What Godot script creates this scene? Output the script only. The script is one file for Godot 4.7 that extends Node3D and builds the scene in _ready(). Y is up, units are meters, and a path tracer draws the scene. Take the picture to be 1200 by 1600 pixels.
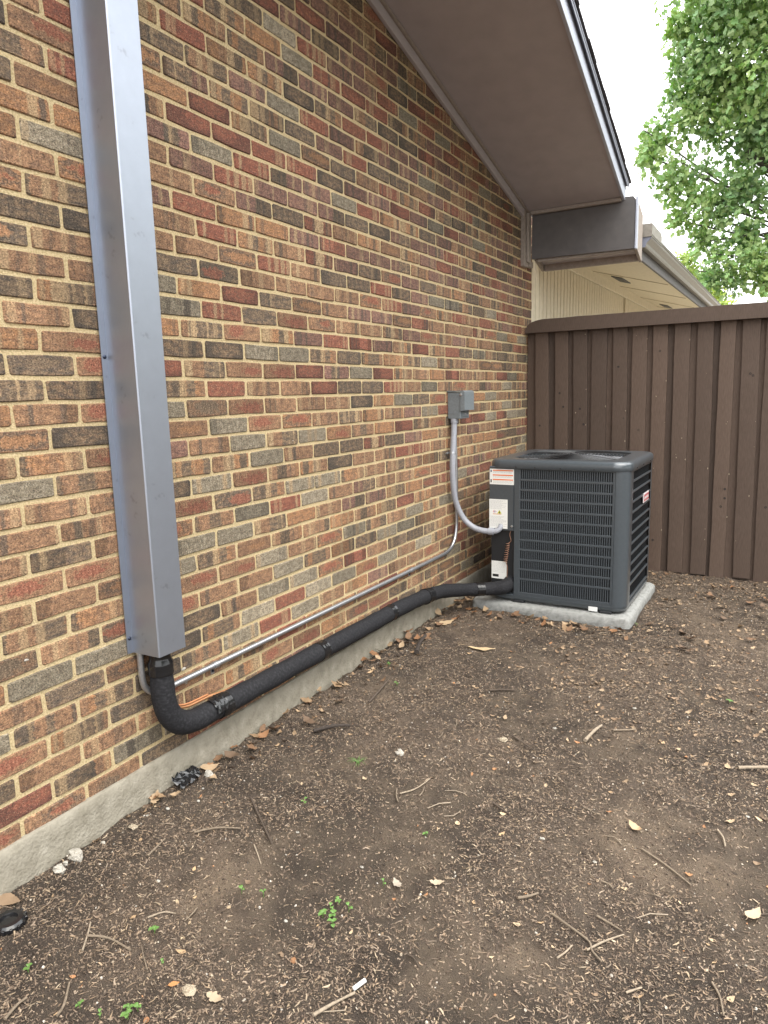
extends Node3D
# Side yard of a brick house: line-set cover, pipes, condenser, board fence.
# World: the brick face is the plane x = 0, z runs along the wall, y = 0 is the top of the concrete foundation.

const COURSE := 0.0677
const BRICK := 0.20875
const JOINT := 0.0118
const LINE0 := 1.2702
const WALL_END := -5.43
const WALL_START := 1.9
const SOIL := -0.127

var rng := RandomNumberGenerator.new()
var M := {}
var taken := {}
var cam: Camera3D
var soil_noise := FastNoiseLite.new()
var patch_noise := FastNoiseLite.new()


# ---------------------------------------------------------------- mesh building
class MB:
	var v := PackedVector3Array()
	var n := PackedVector3Array()
	var t := PackedVector2Array()
	var c := PackedColorArray()
	var col := Color(1, 1, 1)

	func tri(a: Vector3, b: Vector3, d: Vector3, na: Vector3, nb: Vector3, nd: Vector3, ua := Vector2.ZERO, ub := Vector2.ZERO, ud := Vector2.ZERO) -> void:
		if (b - a).cross(d - a).dot(na + nb + nd) > 0.0:
			v.append_array([a, d, b]); n.append_array([na, nd, nb]); t.append_array([ua, ud, ub])
		else:
			v.append_array([a, b, d]); n.append_array([na, nb, nd]); t.append_array([ua, ub, ud])
		c.append_array([col, col, col])

	func quad(a: Vector3, b: Vector3, d: Vector3, e: Vector3, out: Vector3) -> void:
		var k := (b - a).cross(d - a)
		if k.length_squared() < 1e-16:
			k = (d - a).cross(e - a)
		k = k.normalized()
		if k.dot(out) < 0.0:
			k = -k
		tri(a, b, d, k, k, k, Vector2(0, 1), Vector2(1, 1), Vector2(1, 0))
		tri(a, d, e, k, k, k, Vector2(0, 1), Vector2(1, 0), Vector2(0, 0))

	# chamfered box: centre, size, bevel, axes
	func box(at: Vector3, size: Vector3, bev := 0.002, ax := Basis()) -> void:
		var h := size * 0.5
		var e := minf(bev, minf(h.x, minf(h.y, h.z)) * 0.49)
		var p := {}
		for sx in [-1, 1]:
			for sy in [-1, 1]:
				for sz in [-1, 1]:
					var s := Vector3(sx, sy, sz)
					for k in 3:
						var q := Vector3(h.x - e, h.y - e, h.z - e)
						q[k] = h[k]
						p[[sx, sy, sz, k]] = at + ax * (q * s)
		for k in 3:
			var a := (k + 1) % 3
			var b := (k + 2) % 3
			for s in [-1, 1]:
				var pts := []
				for m in [[-1, -1], [1, -1], [1, 1], [-1, 1]]:
					var key := [0, 0, 0, k]
					key[k] = s; key[a] = m[0]; key[b] = m[1]
					pts.append(p[key])
				var o := Vector3.ZERO
				o[k] = s
				quad(pts[0], pts[1], pts[2], pts[3], ax * o)
			if e < 0.0002:
				continue
			for sa in [-1, 1]:
				for sb in [-1, 1]:
					var q0 := [0, 0, 0, 0]
					var pts2 := []
					for m in [[-1, a], [1, a], [1, b], [-1, b]]:
						q0 = [0, 0, 0, m[1]]
						q0[k] = m[0]; q0[a] = sa; q0[b] = sb
						pts2.append(p[q0])
					var o2 := Vector3.ZERO
					o2[a] = sa; o2[b] = sb
					quad(pts2[0], pts2[1], pts2[2], pts2[3], ax * o2)
		if e >= 0.0002:
			for sx in [-1, 1]:
				for sy in [-1, 1]:
					for sz in [-1, 1]:
						var o3: Vector3 = (ax * Vector3(sx, sy, sz)).normalized()
						tri(p[[sx, sy, sz, 0]], p[[sx, sy, sz, 1]], p[[sx, sy, sz, 2]], o3, o3, o3)

	# box between two corners
	func bx(lo: Vector3, hi: Vector3, bev := 0.002) -> void:
		box((lo + hi) * 0.5, (hi - lo).abs(), bev)

	# polygon (x, y) of the axes ux, uy set at o, extruded along w
	func prism(poly: PackedVector2Array, o: Vector3, ux: Vector3, uy: Vector3, w: Vector3) -> void:
		var idx := Geometry2D.triangulate_polygon(poly)
		var wn := w.normalized()
		for i in range(0, idx.size(), 3):
			var a := o + ux * poly[idx[i]].x + uy * poly[idx[i]].y
			var b := o + ux * poly[idx[i + 1]].x + uy * poly[idx[i + 1]].y
			var d := o + ux * poly[idx[i + 2]].x + uy * poly[idx[i + 2]].y
			tri(a, b, d, -wn, -wn, -wn, poly[idx[i]], poly[idx[i + 1]], poly[idx[i + 2]])
			tri(a + w, b + w, d + w, wn, wn, wn, poly[idx[i]], poly[idx[i + 1]], poly[idx[i + 2]])
		var ccw := not Geometry2D.is_polygon_clockwise(poly)
		for i in poly.size():
			var p0 := poly[i]
			var p1 := poly[(i + 1) % poly.size()]
			var e := p1 - p0
			var nn := Vector2(e.y, -e.x) if ccw else Vector2(-e.y, e.x)
			var out := ux * nn.x + uy * nn.y
			var A := o + ux * p0.x + uy * p0.y
			var B := o + ux * p1.x + uy * p1.y
			quad(A, B, B + w, A + w, out)

	# smooth grid of rows of points; sgn turns the normals
	func grid(rows: Array, wrap := false, sgn := 1.0, uvs := []) -> void:
		var nr := rows.size()
		var nc: int = rows[0].size()
		var nm := []
		for i in nr:
			var line := []
			for j in nc:
				var up: Vector3 = rows[mini(i + 1, nr - 1)][j] - rows[maxi(i - 1, 0)][j]
				var side: Vector3
				if wrap:
					side = rows[i][(j + 1) % nc] - rows[i][(j - 1 + nc) % nc]
				else:
					side = rows[i][mini(j + 1, nc - 1)] - rows[i][maxi(j - 1, 0)]
				line.append(side.cross(up).normalized() * sgn)
			nm.append(line)
		for i in nr - 1:
			for j in (nc if wrap else nc - 1):
				var k := (j + 1) % nc
				var u0 := Vector2(float(j) / nc, float(i) / nr)
				var u1 := Vector2(float(j + 1) / nc, float(i) / nr)
				var u2 := Vector2(float(j + 1) / nc, float(i + 1) / nr)
				var u3 := Vector2(float(j) / nc, float(i + 1) / nr)
				tri(rows[i][j], rows[i][k], rows[i + 1][k], nm[i][j], nm[i][k], nm[i + 1][k], u0, u1, u2)
				tri(rows[i][j], rows[i + 1][k], rows[i + 1][j], nm[i][j], nm[i + 1][k], nm[i + 1][j], u0, u2, u3)

	# tube along points, radius a number or one per point
	func tube(path: Array, r, seg := 12, caps := true) -> void:
		var rows := []
		var prev := Vector3.UP
		for i in path.size():
			var d: Vector3 = (path[mini(i + 1, path.size() - 1)] - path[maxi(i - 1, 0)]).normalized()
			if i == 0:
				prev = Vector3.UP if absf(d.y) < 0.9 else Vector3.RIGHT
			var s := d.cross(prev).normalized()
			var u := s.cross(d).normalized()
			prev = u
			var rr: float = r[i] if r is Array else r
			var line := []
			for k in seg:
				var a := TAU * k / seg
				line.append(path[i] + (s * cos(a) + u * sin(a)) * rr)
			rows.append(line)
		# side x up of this ring order points inwards or outwards by construction: fixed sign
		var s0: float = 1.0
		var c0 := Vector3.ZERO
		for q in rows[0]:
			c0 += q / seg
		var side: Vector3 = rows[0][1] - rows[0][seg - 1]
		var up: Vector3 = rows[1][0] - rows[0][0]
		if side.cross(up).dot(rows[0][0] - c0) < 0.0:
			s0 = -1.0
		grid(rows, true, s0)
		if caps:
			for e in [0, path.size() - 1]:
				var d2: Vector3 = (path[0] - path[1]).normalized() if e == 0 else (path[-1] - path[-2]).normalized()
				for k in seg:
					tri(path[e], rows[e][k], rows[e][(k + 1) % seg], d2, d2, d2)

	# surface of revolution about axis d at o: profile of (radius, height)
	func lathe(o: Vector3, d: Vector3, prof: Array, seg := 16) -> void:
		var s := d.cross(Vector3.UP if absf(d.y) < 0.9 else Vector3.RIGHT).normalized()
		var u := s.cross(d).normalized()
		for i in prof.size() - 1:
			var e: Vector2 = prof[i + 1] - prof[i]
			for k in seg:
				var a0 := TAU * k / seg
				var a1 := TAU * (k + 1) / seg
				var r0 := s * cos(a0) + u * sin(a0)
				var r1 := s * cos(a1) + u * sin(a1)
				var n0 := (r0 * e.y - d * e.x).normalized()
				var n1 := (r1 * e.y - d * e.x).normalized()
				var A: Vector3 = o + r0 * prof[i].x + d * prof[i].y
				var B: Vector3 = o + r1 * prof[i].x + d * prof[i].y
				var C: Vector3 = o + r1 * prof[i + 1].x + d * prof[i + 1].y
				var D: Vector3 = o + r0 * prof[i + 1].x + d * prof[i + 1].y
				tri(A, B, C, n0, n1, n1)
				tri(A, C, D, n0, n1, n0)

	func add(other: MB, x: Transform3D) -> void:
		for i in other.v.size():
			v.append(x * other.v[i])
			n.append((x.basis * other.n[i]).normalized())
		t.append_array(other.t)
		c.append_array(other.c)

	func mesh() -> ArrayMesh:
		var a := []
		a.resize(Mesh.ARRAY_MAX)
		a[Mesh.ARRAY_VERTEX] = v
		a[Mesh.ARRAY_NORMAL] = n
		a[Mesh.ARRAY_TEX_UV] = t
		a[Mesh.ARRAY_COLOR] = c
		var m := ArrayMesh.new()
		m.add_surface_from_arrays(Mesh.PRIMITIVE_TRIANGLES, a)
		return m


# ---------------------------------------------------------------- naming helpers
func numbered(called: String) -> String:
	if not taken.has(called):
		taken[called] = 0
		return called
	taken[called] += 1
	return "%s_%03d" % [called, taken[called]]


func tag(o: Node, label := "", category := "", group := "", kind := "") -> Node:
	if label: o.set_meta("label", label)
	if category: o.set_meta("category", category)
	if group: o.set_meta("group", group)
	if kind: o.set_meta("kind", kind)
	return o


func thing(called: String, label: String, category: String, at := Vector3.ZERO, group := "") -> Node3D:
	var o := Node3D.new()
	o.name = numbered(called)
	add_child(o)
	o.position = at
	tag(o, label, category, group)
	return o


# a named mesh under a parent; shapes are given in world space unless the parent has moved
func part(called: String, b, m: Material, parent: Node = null) -> MeshInstance3D:
	var o := MeshInstance3D.new()
	o.mesh = b.mesh() if b is MB else b
	o.material_override = m
	if parent == null:
		o.name = numbered(called)
		add_child(o)
	else:
		o.name = called
		parent.add_child(o, true)
	return o


func lin(r: float, g: float, b: float) -> Color:
	return Color(r, g, b).linear_to_srgb()


func mat(c: Color, rough := 0.8, metal := 0.0) -> StandardMaterial3D:
	var m := StandardMaterial3D.new()
	m.albedo_color = c
	m.roughness = rough
	m.metallic = metal
	return m


func noise(freq: float, sd: int, oct := 4, type := FastNoiseLite.TYPE_SIMPLEX_SMOOTH) -> FastNoiseLite:
	var f := FastNoiseLite.new()
	f.noise_type = type
	f.frequency = freq
	f.seed = sd
	f.fractal_octaves = oct
	return f


# picture of noise run through a ramp of linear colours
func ntex(f: FastNoiseLite, stops: Array, size := 512) -> NoiseTexture2D:
	var t := NoiseTexture2D.new()
	t.width = size
	t.height = size
	t.seamless = true
	t.noise = f
	var g := Gradient.new()
	var offs := PackedFloat32Array()
	var cols := PackedColorArray()
	for s in stops:
		offs.append(s[0])
		cols.append(s[1])
	g.offsets = offs
	g.colors = cols
	t.color_ramp = g
	return t


func grey(a: float) -> Color:
	return Color(a, a, a)


func nheight(f: FastNoiseLite, size := 512) -> NoiseTexture2D:
	return ntex(f, [[0.0, grey(0)], [1.0, grey(1)]], size)


func tri_mat(tex: Texture2D, scale: float, rough: float, height: Texture2D = null, hscale := 1.0, metal := 0.0) -> StandardMaterial3D:
	var m := mat(Color.WHITE, rough, metal)
	m.albedo_texture = tex
	m.uv1_triplanar = true
	m.uv1_world_triplanar = true
	m.uv1_scale = Vector3.ONE * scale
	if height:
		m.heightmap_enabled = true
		m.heightmap_texture = height
		m.heightmap_scale = hscale
	return m


# ---------------------------------------------------------------- view and light
func make_view() -> void:
	cam = Camera3D.new()
	cam.name = "camera"
	cam.position = Vector3(1.8023, 1.2045, 0.0)
	cam.basis = Basis.from_euler(Vector3(-0.167, 0.52804, -0.0248))
	cam.fov = 72.17
	cam.near = 0.05
	cam.far = 400.0
	add_child(cam)
	cam.current = true
	var env := Environment.new()
	env.background_mode = Environment.BG_SKY
	var sky := Sky.new()
	var sm := ProceduralSkyMaterial.new()
	sm.sky_top_color = lin(0.97, 0.985, 1.0)
	sm.sky_horizon_color = lin(0.41, 0.41, 0.41)
	sm.sky_curve = 0.6   # an overcast sky: about two and a half times as bright overhead as at the horizon
	sm.ground_bottom_color = Color(0.30, 0.27, 0.24)
	sm.ground_horizon_color = Color(0.40, 0.38, 0.34)
	sm.sky_energy_multiplier = 1.4
	sky.sky_material = sm
	env.sky = sky
	env.tonemap_mode = Environment.TONE_MAPPER_LINEAR
	env.tonemap_exposure = 2.75
	env.sdfgi_enabled = true
	env.ssao_enabled = true
	env.ssil_enabled = true
	var we := WorldEnvironment.new()
	we.name = "environment"
	we.environment = env
	add_child(we)
	var sun := DirectionalLight3D.new()
	sun.name = "sun"
	sun.light_energy = 0.3
	sun.light_angular_distance = 40.0
	sun.light_color = Color(1.0, 0.97, 0.92)
	sun.shadow_enabled = true
	sun.sky_mode = DirectionalLight3D.SKY_MODE_LIGHT_ONLY
	add_child(sun)
	sun.look_at_from_position(Vector3(3.0, 6.0, 1.5), Vector3.ZERO, Vector3.UP)


# ---------------------------------------------------------------- materials
func make_materials() -> void:
	# mortar: sandy cream
	M.mortar = tri_mat(ntex(noise(0.05, 3, 5), [[0.0, lin(0.38, 0.28, 0.14)], [0.45, lin(0.60, 0.468, 0.262)], [0.75, lin(0.68, 0.545, 0.322)], [1.0, lin(0.78, 0.665, 0.44)]]), 5.0, 0.95, nheight(noise(0.11, 4, 4)), 0.35)
	M.concrete = tri_mat(ntex(noise(0.016, 11, 6), [[0.0, lin(0.185, 0.165, 0.125)], [0.4, lin(0.255, 0.231, 0.182)], [0.7, lin(0.285, 0.26, 0.207)], [1.0, lin(0.37, 0.34, 0.28)]]), 1.6, 0.92, nheight(noise(0.09, 12, 5)), 0.25)
	M.pad = tri_mat(ntex(noise(0.02, 21, 6), [[0.0, lin(0.16, 0.16, 0.15)], [0.45, lin(0.265, 0.268, 0.255)], [0.75, lin(0.30, 0.30, 0.285)], [1.0, lin(0.40, 0.40, 0.38)]]), 2.4, 0.92, nheight(noise(0.12, 22, 5)), 0.3)
	# painted soffit board and trim: warm grey-brown
	M.soffit = tri_mat(ntex(noise(0.012, 31, 5), [[0.0, lin(0.40, 0.362, 0.368)], [0.5, lin(0.435, 0.394, 0.40)], [1.0, lin(0.465, 0.422, 0.428)]]), 1.0, 0.75, nheight(noise(0.25, 32, 3)), 0.05)
	M.trim = tri_mat(ntex(noise(0.02, 33, 5), [[0.0, lin(0.25, 0.21, 0.18)], [0.5, lin(0.30, 0.255, 0.22)], [1.0, lin(0.34, 0.29, 0.25)]]), 3.0, 0.7)
	M.box_paint = tri_mat(ntex(noise(0.02, 34, 6), [[0.0, lin(0.088, 0.081, 0.080)], [0.5, lin(0.102, 0.094, 0.092)], [0.8, lin(0.110, 0.101, 0.098)], [1.0, lin(0.135, 0.124, 0.118)]]), 1.0, 0.65)
	M.fascia = mat(lin(0.44, 0.465, 0.54), 0.45, 0.15)
	M.drip = mat(lin(0.20, 0.21, 0.26), 0.45, 0.3)
	M.shingle = tri_mat(ntex(noise(0.2, 36, 4), [[0.0, lin(0.05, 0.048, 0.052)], [0.5, lin(0.09, 0.085, 0.09)], [1.0, lin(0.15, 0.14, 0.14)]]), 6.0, 0.95)
	M.cream = tri_mat(ntex(noise(0.02, 37, 5), [[0.0, lin(0.60, 0.53, 0.405)], [0.5, lin(0.66, 0.585, 0.45)], [1.0, lin(0.71, 0.63, 0.49)]]), 1.5, 0.7)
	M.cream_dark = mat(lin(0.33, 0.26, 0.165), 0.8)
	M.gutter = tri_mat(ntex(noise(0.02, 38, 5), [[0.0, lin(0.175, 0.155, 0.13)], [0.5, lin(0.215, 0.193, 0.163)], [1.0, lin(0.25, 0.225, 0.19)]]), 2.0, 0.4)
	M.vent = mat(lin(0.05, 0.05, 0.052), 0.6)
	# folded steel line cover
	M.cover = tri_mat(ntex(noise(0.02, 41, 5), [[0.0, lin(0.29, 0.305, 0.34)], [0.16, lin(0.375, 0.405, 0.470)], [0.7, lin(0.386, 0.418, 0.485)], [1.0, lin(0.40, 0.432, 0.50)]]), 1.3, 0.45, null, 1.0, 0.88)
	M.screw = mat(lin(0.05, 0.06, 0.09), 0.35, 0.8)
	# pipe insulation and tape
	M.foam = tri_mat(ntex(noise(0.03, 43, 5), [[0.0, lin(0.014, 0.014, 0.0155)], [0.5, lin(0.022, 0.022, 0.0245)], [0.72, lin(0.030, 0.030, 0.033)], [0.88, lin(0.05, 0.05, 0.053)], [1.0, lin(0.13, 0.13, 0.132)]]), 5.0, 0.72, nheight(noise(0.2, 44, 4)), 0.08)
	M.foam.metallic_specular = 0.25
	M.tape = mat(lin(0.012, 0.012, 0.013), 0.16)
	M.copper = mat(lin(0.55, 0.27, 0.13), 0.4, 0.6)
	M.orange_wire = mat(lin(0.50, 0.21, 0.09), 0.5)
	M.galv = tri_mat(ntex(noise(0.03, 45, 4), [[0.0, lin(0.38, 0.39, 0.41)], [0.5, lin(0.50, 0.51, 0.53)], [1.0, lin(0.60, 0.61, 0.63)]]), 6.0, 0.33, null, 1.0, 0.85)
	M.pvc = tri_mat(ntex(noise(0.03, 46, 4), [[0.0, lin(0.27, 0.28, 0.31)], [1.0, lin(0.36, 0.37, 0.41)]]), 4.0, 0.5)
	M.box_grey = tri_mat(ntex(noise(0.03, 47, 4), [[0.0, lin(0.145, 0.165, 0.175)], [1.0, lin(0.20, 0.225, 0.24)]]), 4.0, 0.42)
	# condenser
	M.ac = tri_mat(ntex(noise(0.03, 51, 4), [[0.0, lin(0.050, 0.060, 0.068)], [1.0, lin(0.060, 0.071, 0.081)]]), 3.0, 0.3)
	M.ac.clearcoat_enabled = true
	M.ac.clearcoat = 0.5
	M.ac.clearcoat_roughness = 0.18
	M.ac_dark = mat(lin(0.012, 0.013, 0.015), 0.5)
	M.coil = mat(lin(0.015, 0.016, 0.019), 0.75)
	M.wire = mat(lin(0.012, 0.012, 0.013), 0.35)
	M.blade = mat(lin(0.60, 0.62, 0.66), 0.3, 0.3)  # pale base stands in for sky reflected on the blades
	M.white_plastic = mat(lin(0.75, 0.75, 0.74), 0.5)
	# fence
	M.fence = []
	for i in 5:
		var k := 0.78 + 0.10 * i
		var f := noise(0.05, 60 + i, 5)
		var tm := tri_mat(ntex(f, [[0.0, lin(0.058 * k, 0.036 * k, 0.025 * k)], [0.4, lin(0.088 * k, 0.057 * k, 0.040 * k)], [0.7, lin(0.101 * k, 0.067 * k, 0.049 * k)], [1.0, lin(0.128 * k, 0.087 * k, 0.065 * k)]]), 1.0, 0.72, nheight(noise(0.10, 70 + i, 4)), 0.12)
		tm.uv1_scale = Vector3(9.0, 0.55, 9.0)
		tm.uv1_offset = Vector3(0.17 * i, 0.31 * i, 0.0)
		M.fence.append(tm)
	M.knot = mat(lin(0.028, 0.020, 0.016), 0.8)
	# soil: vertex colours times grain
	M.soil = tri_mat(ntex(noise(0.09, 81, 6), [[0.0, lin(0.14, 0.13, 0.125)], [0.36, lin(0.50, 0.485, 0.47)], [0.56, lin(0.92, 0.90, 0.87)], [1.0, lin(1.0, 1.0, 1.0)]], 1024), 3.2, 0.97, nheight(noise(0.14, 82, 5), 1024), 2.0)
	M.soil.vertex_color_use_as_albedo = true
	M.litter = mat(Color.WHITE, 0.9)
	M.litter.vertex_color_use_as_albedo = true
	M.leaf_dry = mat(Color.WHITE, 0.75)
	M.leaf_dry.vertex_color_use_as_albedo = true
	M.leaf = mat(Color.WHITE, 0.5)
	M.leaf.vertex_color_use_as_albedo = true
	M.leaf.backlight_enabled = true
	M.leaf.backlight = lin(0.36, 0.50, 0.14)
	M.bark = tri_mat(ntex(noise(0.04, 91, 5), [[0.0, lin(0.09, 0.078, 0.066)], [1.0, lin(0.24, 0.21, 0.18)]]), 3.0, 0.95, nheight(noise(0.08, 92, 4)), 1.5)
	M.twigs = []
	for k in [Color(0.085, 0.062, 0.045), Color(0.20, 0.155, 0.11), Color(0.30, 0.24, 0.175), Color(0.045, 0.034, 0.027)]:
		M.twigs.append(tri_mat(ntex(noise(0.06, 95, 4), [[0.0, lin(k.r * 0.6, k.g * 0.6, k.b * 0.6)], [1.0, lin(k.r * 1.3, k.g * 1.3, k.b * 1.3)]], 128), 12.0, 0.9))
	M.stone = tri_mat(ntex(noise(0.05, 97, 5), [[0.0, lin(0.27, 0.24, 0.19)], [0.5, lin(0.43, 0.40, 0.345)], [1.0, lin(0.54, 0.51, 0.455)]], 256), 9.0, 0.9, nheight(noise(0.1, 98, 4), 256), 0.4)
	M.stone_tan = tri_mat(ntex(noise(0.05, 99, 5), [[0.0, lin(0.26, 0.205, 0.14)], [1.0, lin(0.50, 0.43, 0.32)]], 256), 9.0, 0.9, nheight(noise(0.1, 98, 4), 256), 0.4)
	M.sprout = mat(lin(0.11, 0.21, 0.05), 0.55)
	M.sprout.backlight_enabled = true
	M.sprout.backlight = lin(0.06, 0.11, 0.02)
	make_brick_atlas()


# 128 different brick faces in one picture: colour of the fired clay, and its relief
const KINDS := {
	"red": [Color(0.228, 0.080, 0.050), Color(0.272, 0.102, 0.062), Color(0.160, 0.066, 0.046)],
	"brown": [Color(0.250, 0.138, 0.077), Color(0.308, 0.176, 0.098), Color(0.170, 0.098, 0.061)],
	"dark": [Color(0.150, 0.105, 0.069), Color(0.205, 0.142, 0.088), Color(0.085, 0.067, 0.053)],
	"orange": [Color(0.310, 0.160, 0.080), Color(0.365, 0.182, 0.084), Color(0.225, 0.122, 0.069)],
	"grey": [Color(0.244, 0.201, 0.142), Color(0.296, 0.251, 0.184), Color(0.178, 0.142, 0.100)],
	"mauve": [Color(0.205, 0.106, 0.080), Color(0.245, 0.136, 0.100), Color(0.142, 0.081, 0.066)],
	"tan": [Color(0.365, 0.252, 0.142), Color(0.42, 0.298, 0.176), Color(0.285, 0.19, 0.106)],
}
const CELLS := ["red", "red", "red!", "red|", "brown", "brown", "brown|", "brown|", "brown|", "brown*", "brown*", "brown*", "dark", "dark|", "dark!", "dark*", "dark*", "orange", "orange|", "orange*", "grey", "grey", "grey|", "grey|", "mauve", "mauve", "mauve|", "stripe", "stripe", "stripe", "stripe", "stripe"]
const LETTERS := {"red": "r", "brown": "b", "dark": "d", "orange": "o", "grey": "g", "mauve": "m", "stripe": "s"}
# what each brick of the wall is fired like, course by course upwards from the foundation (-19), first letter at brick -4;
# r red, b brown, n brown with a kiln mark, d dark, e dark with a kiln mark, o orange, g grey, m mauve, s banded
const COURSES := {19: "......dg", 18: ".....sog", 17: ".....ssm", 16: "....rssd", 15: "....dsmgr", 14: ".br.mssd", 13: "..n.orsg", 12: ".sr.rrrr", 11: ".dn.mgrm", 10: ".oo.mrmm",
	9: ".sg.bnmdr", 8: ".bo.room", 7: ".os.brsb", 6: ".dd.bnrb", 5: ".eb.debb", 4: ".bb.ordn", 3: ".ds.grennbbsmns", 2: ".bdosnsmrrmsrs", 1: ".on.ddggsdsosg", 0: "denrsnnrmgrsbo",
	-1: ".sd.srbbrddrbgb", -2: "bbngenbbbdogdo", -3: ".nd.ngnobsosmgr", -4: "bsnmbgsgosorso", -5: ".gs.ssgbddrdmo", -6: "bbndgnbsdbbrr", -7: "....nesggsbsbo", -8: "...osgrgbmbbo", -9: "....ggsobmms", -10: "...gsnbbobs",
	-11: "dss.nngbogsb", -12: ".bnnbbgsodgg", -13: "ogg.dbggor", -14: ".endsgr", -15: "gssdsgrg", -16: ".sdn", -17: "dbb.", -18: ".dgg", -19: "nnnd"}
var cells_of := {}


func make_brick_atlas() -> void:
	var W := 1024
	var H := 1024
	var cw := 128
	var ch := 64
	var px := PackedByteArray()
	px.resize(W * H * 3)
	var hp := PackedByteArray()
	hp.resize(W * H)
	var fine := noise(0.22, 101, 3)
	var mid := noise(0.045, 102, 3)
	var warp := noise(0.07, 103, 2)
	var pit := noise(0.33, 104, 1)
	var streak := noise(0.16, 105, 3)
	var r := RandomNumberGenerator.new()
	r.seed = 77
	for cell in 128:
		var kind: String = CELLS[cell % CELLS.size()]
		var name_of := kind.rstrip("|*!")
		var mark := kind.substr(name_of.length())
		var letter: String = LETTERS[name_of]
		if mark == "*" and letter == "b": letter = "n"
		if mark == "*" and letter == "d": letter = "e"
		if not cells_of.has(letter):
			cells_of[letter] = []
		cells_of[letter].append(cell)
		var cx := (cell % 8) * cw
		var cy := (cell / 8) * ch
		var blend := r.randf_range(0.0, 0.35)
		var drag := r.randf_range(0.15, 0.5)
		# bands across the face
		var bands := []
		var at := 0.0
		var stripe := name_of == "stripe"
		while at < 1.0:
			var w := r.randf_range(0.10, 0.26) if stripe else (r.randf_range(0.25, 0.6) if mark == "|" else 2.0)
			var k: String = name_of
			if stripe:
				k = ["tan", "dark", "brown", "dark", "orange", "brown"][r.randi() % 6]
			elif mark == "|" and bands.size() > 0:
				k = ["brown", "dark", "orange", "tan"][r.randi() % 4] if r.randf() < 0.3 and name_of != "grey" else name_of
			bands.append([at, at + w, k, r.randf_range(0.62, 1.25) if mark == "|" else r.randf_range(0.9, 1.08)])
			at += w
		var eye := Vector2(r.randf_range(0.32, 0.68), r.randf_range(0.4, 0.6))
		var eye_r := Vector2(r.randf_range(0.16, 0.34), r.randf_range(0.18, 0.34))
		var eye_k: Color = KINDS[["red", "orange", "red", "dark"][r.randi() % 4]][0]
		var ring_k: Color = KINDS[["dark", "dark", "orange", "brown"][r.randi() % 4]][2]
		var seams := []
		if mark != "*" and mark != "!" and r.randf() < (0.45 if name_of == "grey" else 0.9):
			for q in 2 + r.randi() % 3:
				seams.append([r.randf_range(0.08, 0.92), r.randf_range(0.012, 0.06), r.randf_range(0.35, 0.85), r.randf() < 0.55])
		var tone := r.randf_range(0.76, 1.08)
		var gritty := 1.0 if name_of == "grey" else 0.55
		for y in ch:
			for x in cw:
				var gx := float(cx + x)
				var gy := float(cy + y)
				var u := (x + 0.5) / cw
				var vv := (y + 0.5) / ch
				var wv := warp.get_noise_2d(gx, gy)
				var b: Array = bands[-1]
				for q in bands:
					if u + wv * 0.035 < q[1]:
						b = q
						break
				var set_: Array = KINDS[b[2]]
				var m := mid.get_noise_2d(gx, gy * 1.6)
				var c: Color = set_[0]
				c = c.lerp(set_[1], clampf(m * 1.8, 0.0, 1.0)) if m > 0.0 else c.lerp(set_[2], clampf(-m * 1.8, 0.0, 1.0))
				if name_of != "grey":
					c = c.lerp(KINDS.brown[1 if m > 0.0 else 2], blend * clampf(0.6 + wv * 2.0, 0.0, 1.0))
				for q in seams:
					var sd := absf(u + wv * 0.02 - q[0])
					if sd < q[1] * 1.4:
						c = c.lerp(KINDS["tan" if q[3] else "dark"][0 if q[3] else 2], q[2] * smoothstep(q[1] * 1.4, q[1] * 0.8, sd))
				# wire-cut drag marks running up the face
				var dg := streak.get_noise_2d(gx * 1.0, gy * 0.16)
				if mark == "*" or mark == "!":
					var d := ((Vector2(u, vv) - eye) / eye_r).length() + wv * 0.55
					if mark == "*":
						c = c.lerp(ring_k, 0.75 * clampf(1.0 - absf(d - 1.35) * 2.2, 0.0, 1.0))
						c = c.lerp(eye_k, 0.85 * smoothstep(1.15, 0.7, d))
					else:
						c = c.lerp(set_[2] * 0.75, 0.8 * smoothstep(1.0, 1.9, d))
				var f := fine.get_noise_2d(gx, gy * 0.8)
				var p := pit.get_noise_2d(gx * 1.1, gy)
				var k2: float = tone * b[3] * (1.0 + f * 0.55 + dg * drag)
				var hgt := 0.6 + f * 0.25 + dg * 0.25
				if p > 0.62 - 0.15 * gritty:
					k2 *= 0.34
					hgt -= 0.35
				elif f > 0.42:
					k2 *= 1.25
				# dusting of mortar film on the skin of the clay, in uneven specks
				if p < -0.66:
					c = c.lerp(Color(0.42, 0.34, 0.22), 0.45)
				c = Color(c.r * k2, c.g * k2, c.b * k2).linear_to_srgb()
				var i := (cy + y) * W + cx + x
				px[i * 3] = int(clampf(c.r, 0, 1) * 255.0)
				px[i * 3 + 1] = int(clampf(c.g, 0, 1) * 255.0)
				px[i * 3 + 2] = int(clampf(c.b, 0, 1) * 255.0)
				hp[i] = int(clampf(hgt, 0, 1) * 255.0)
	M.brick = mat(Color.WHITE, 0.92)
	M.brick.albedo_texture = ImageTexture.create_from_image(Image.create_from_data(W, H, false, Image.FORMAT_RGB8, px))
	M.brick.heightmap_enabled = true
	M.brick.heightmap_texture = ImageTexture.create_from_image(Image.create_from_data(W, H, false, Image.FORMAT_L8, hp))
	M.brick.heightmap_scale = 0.18


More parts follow.
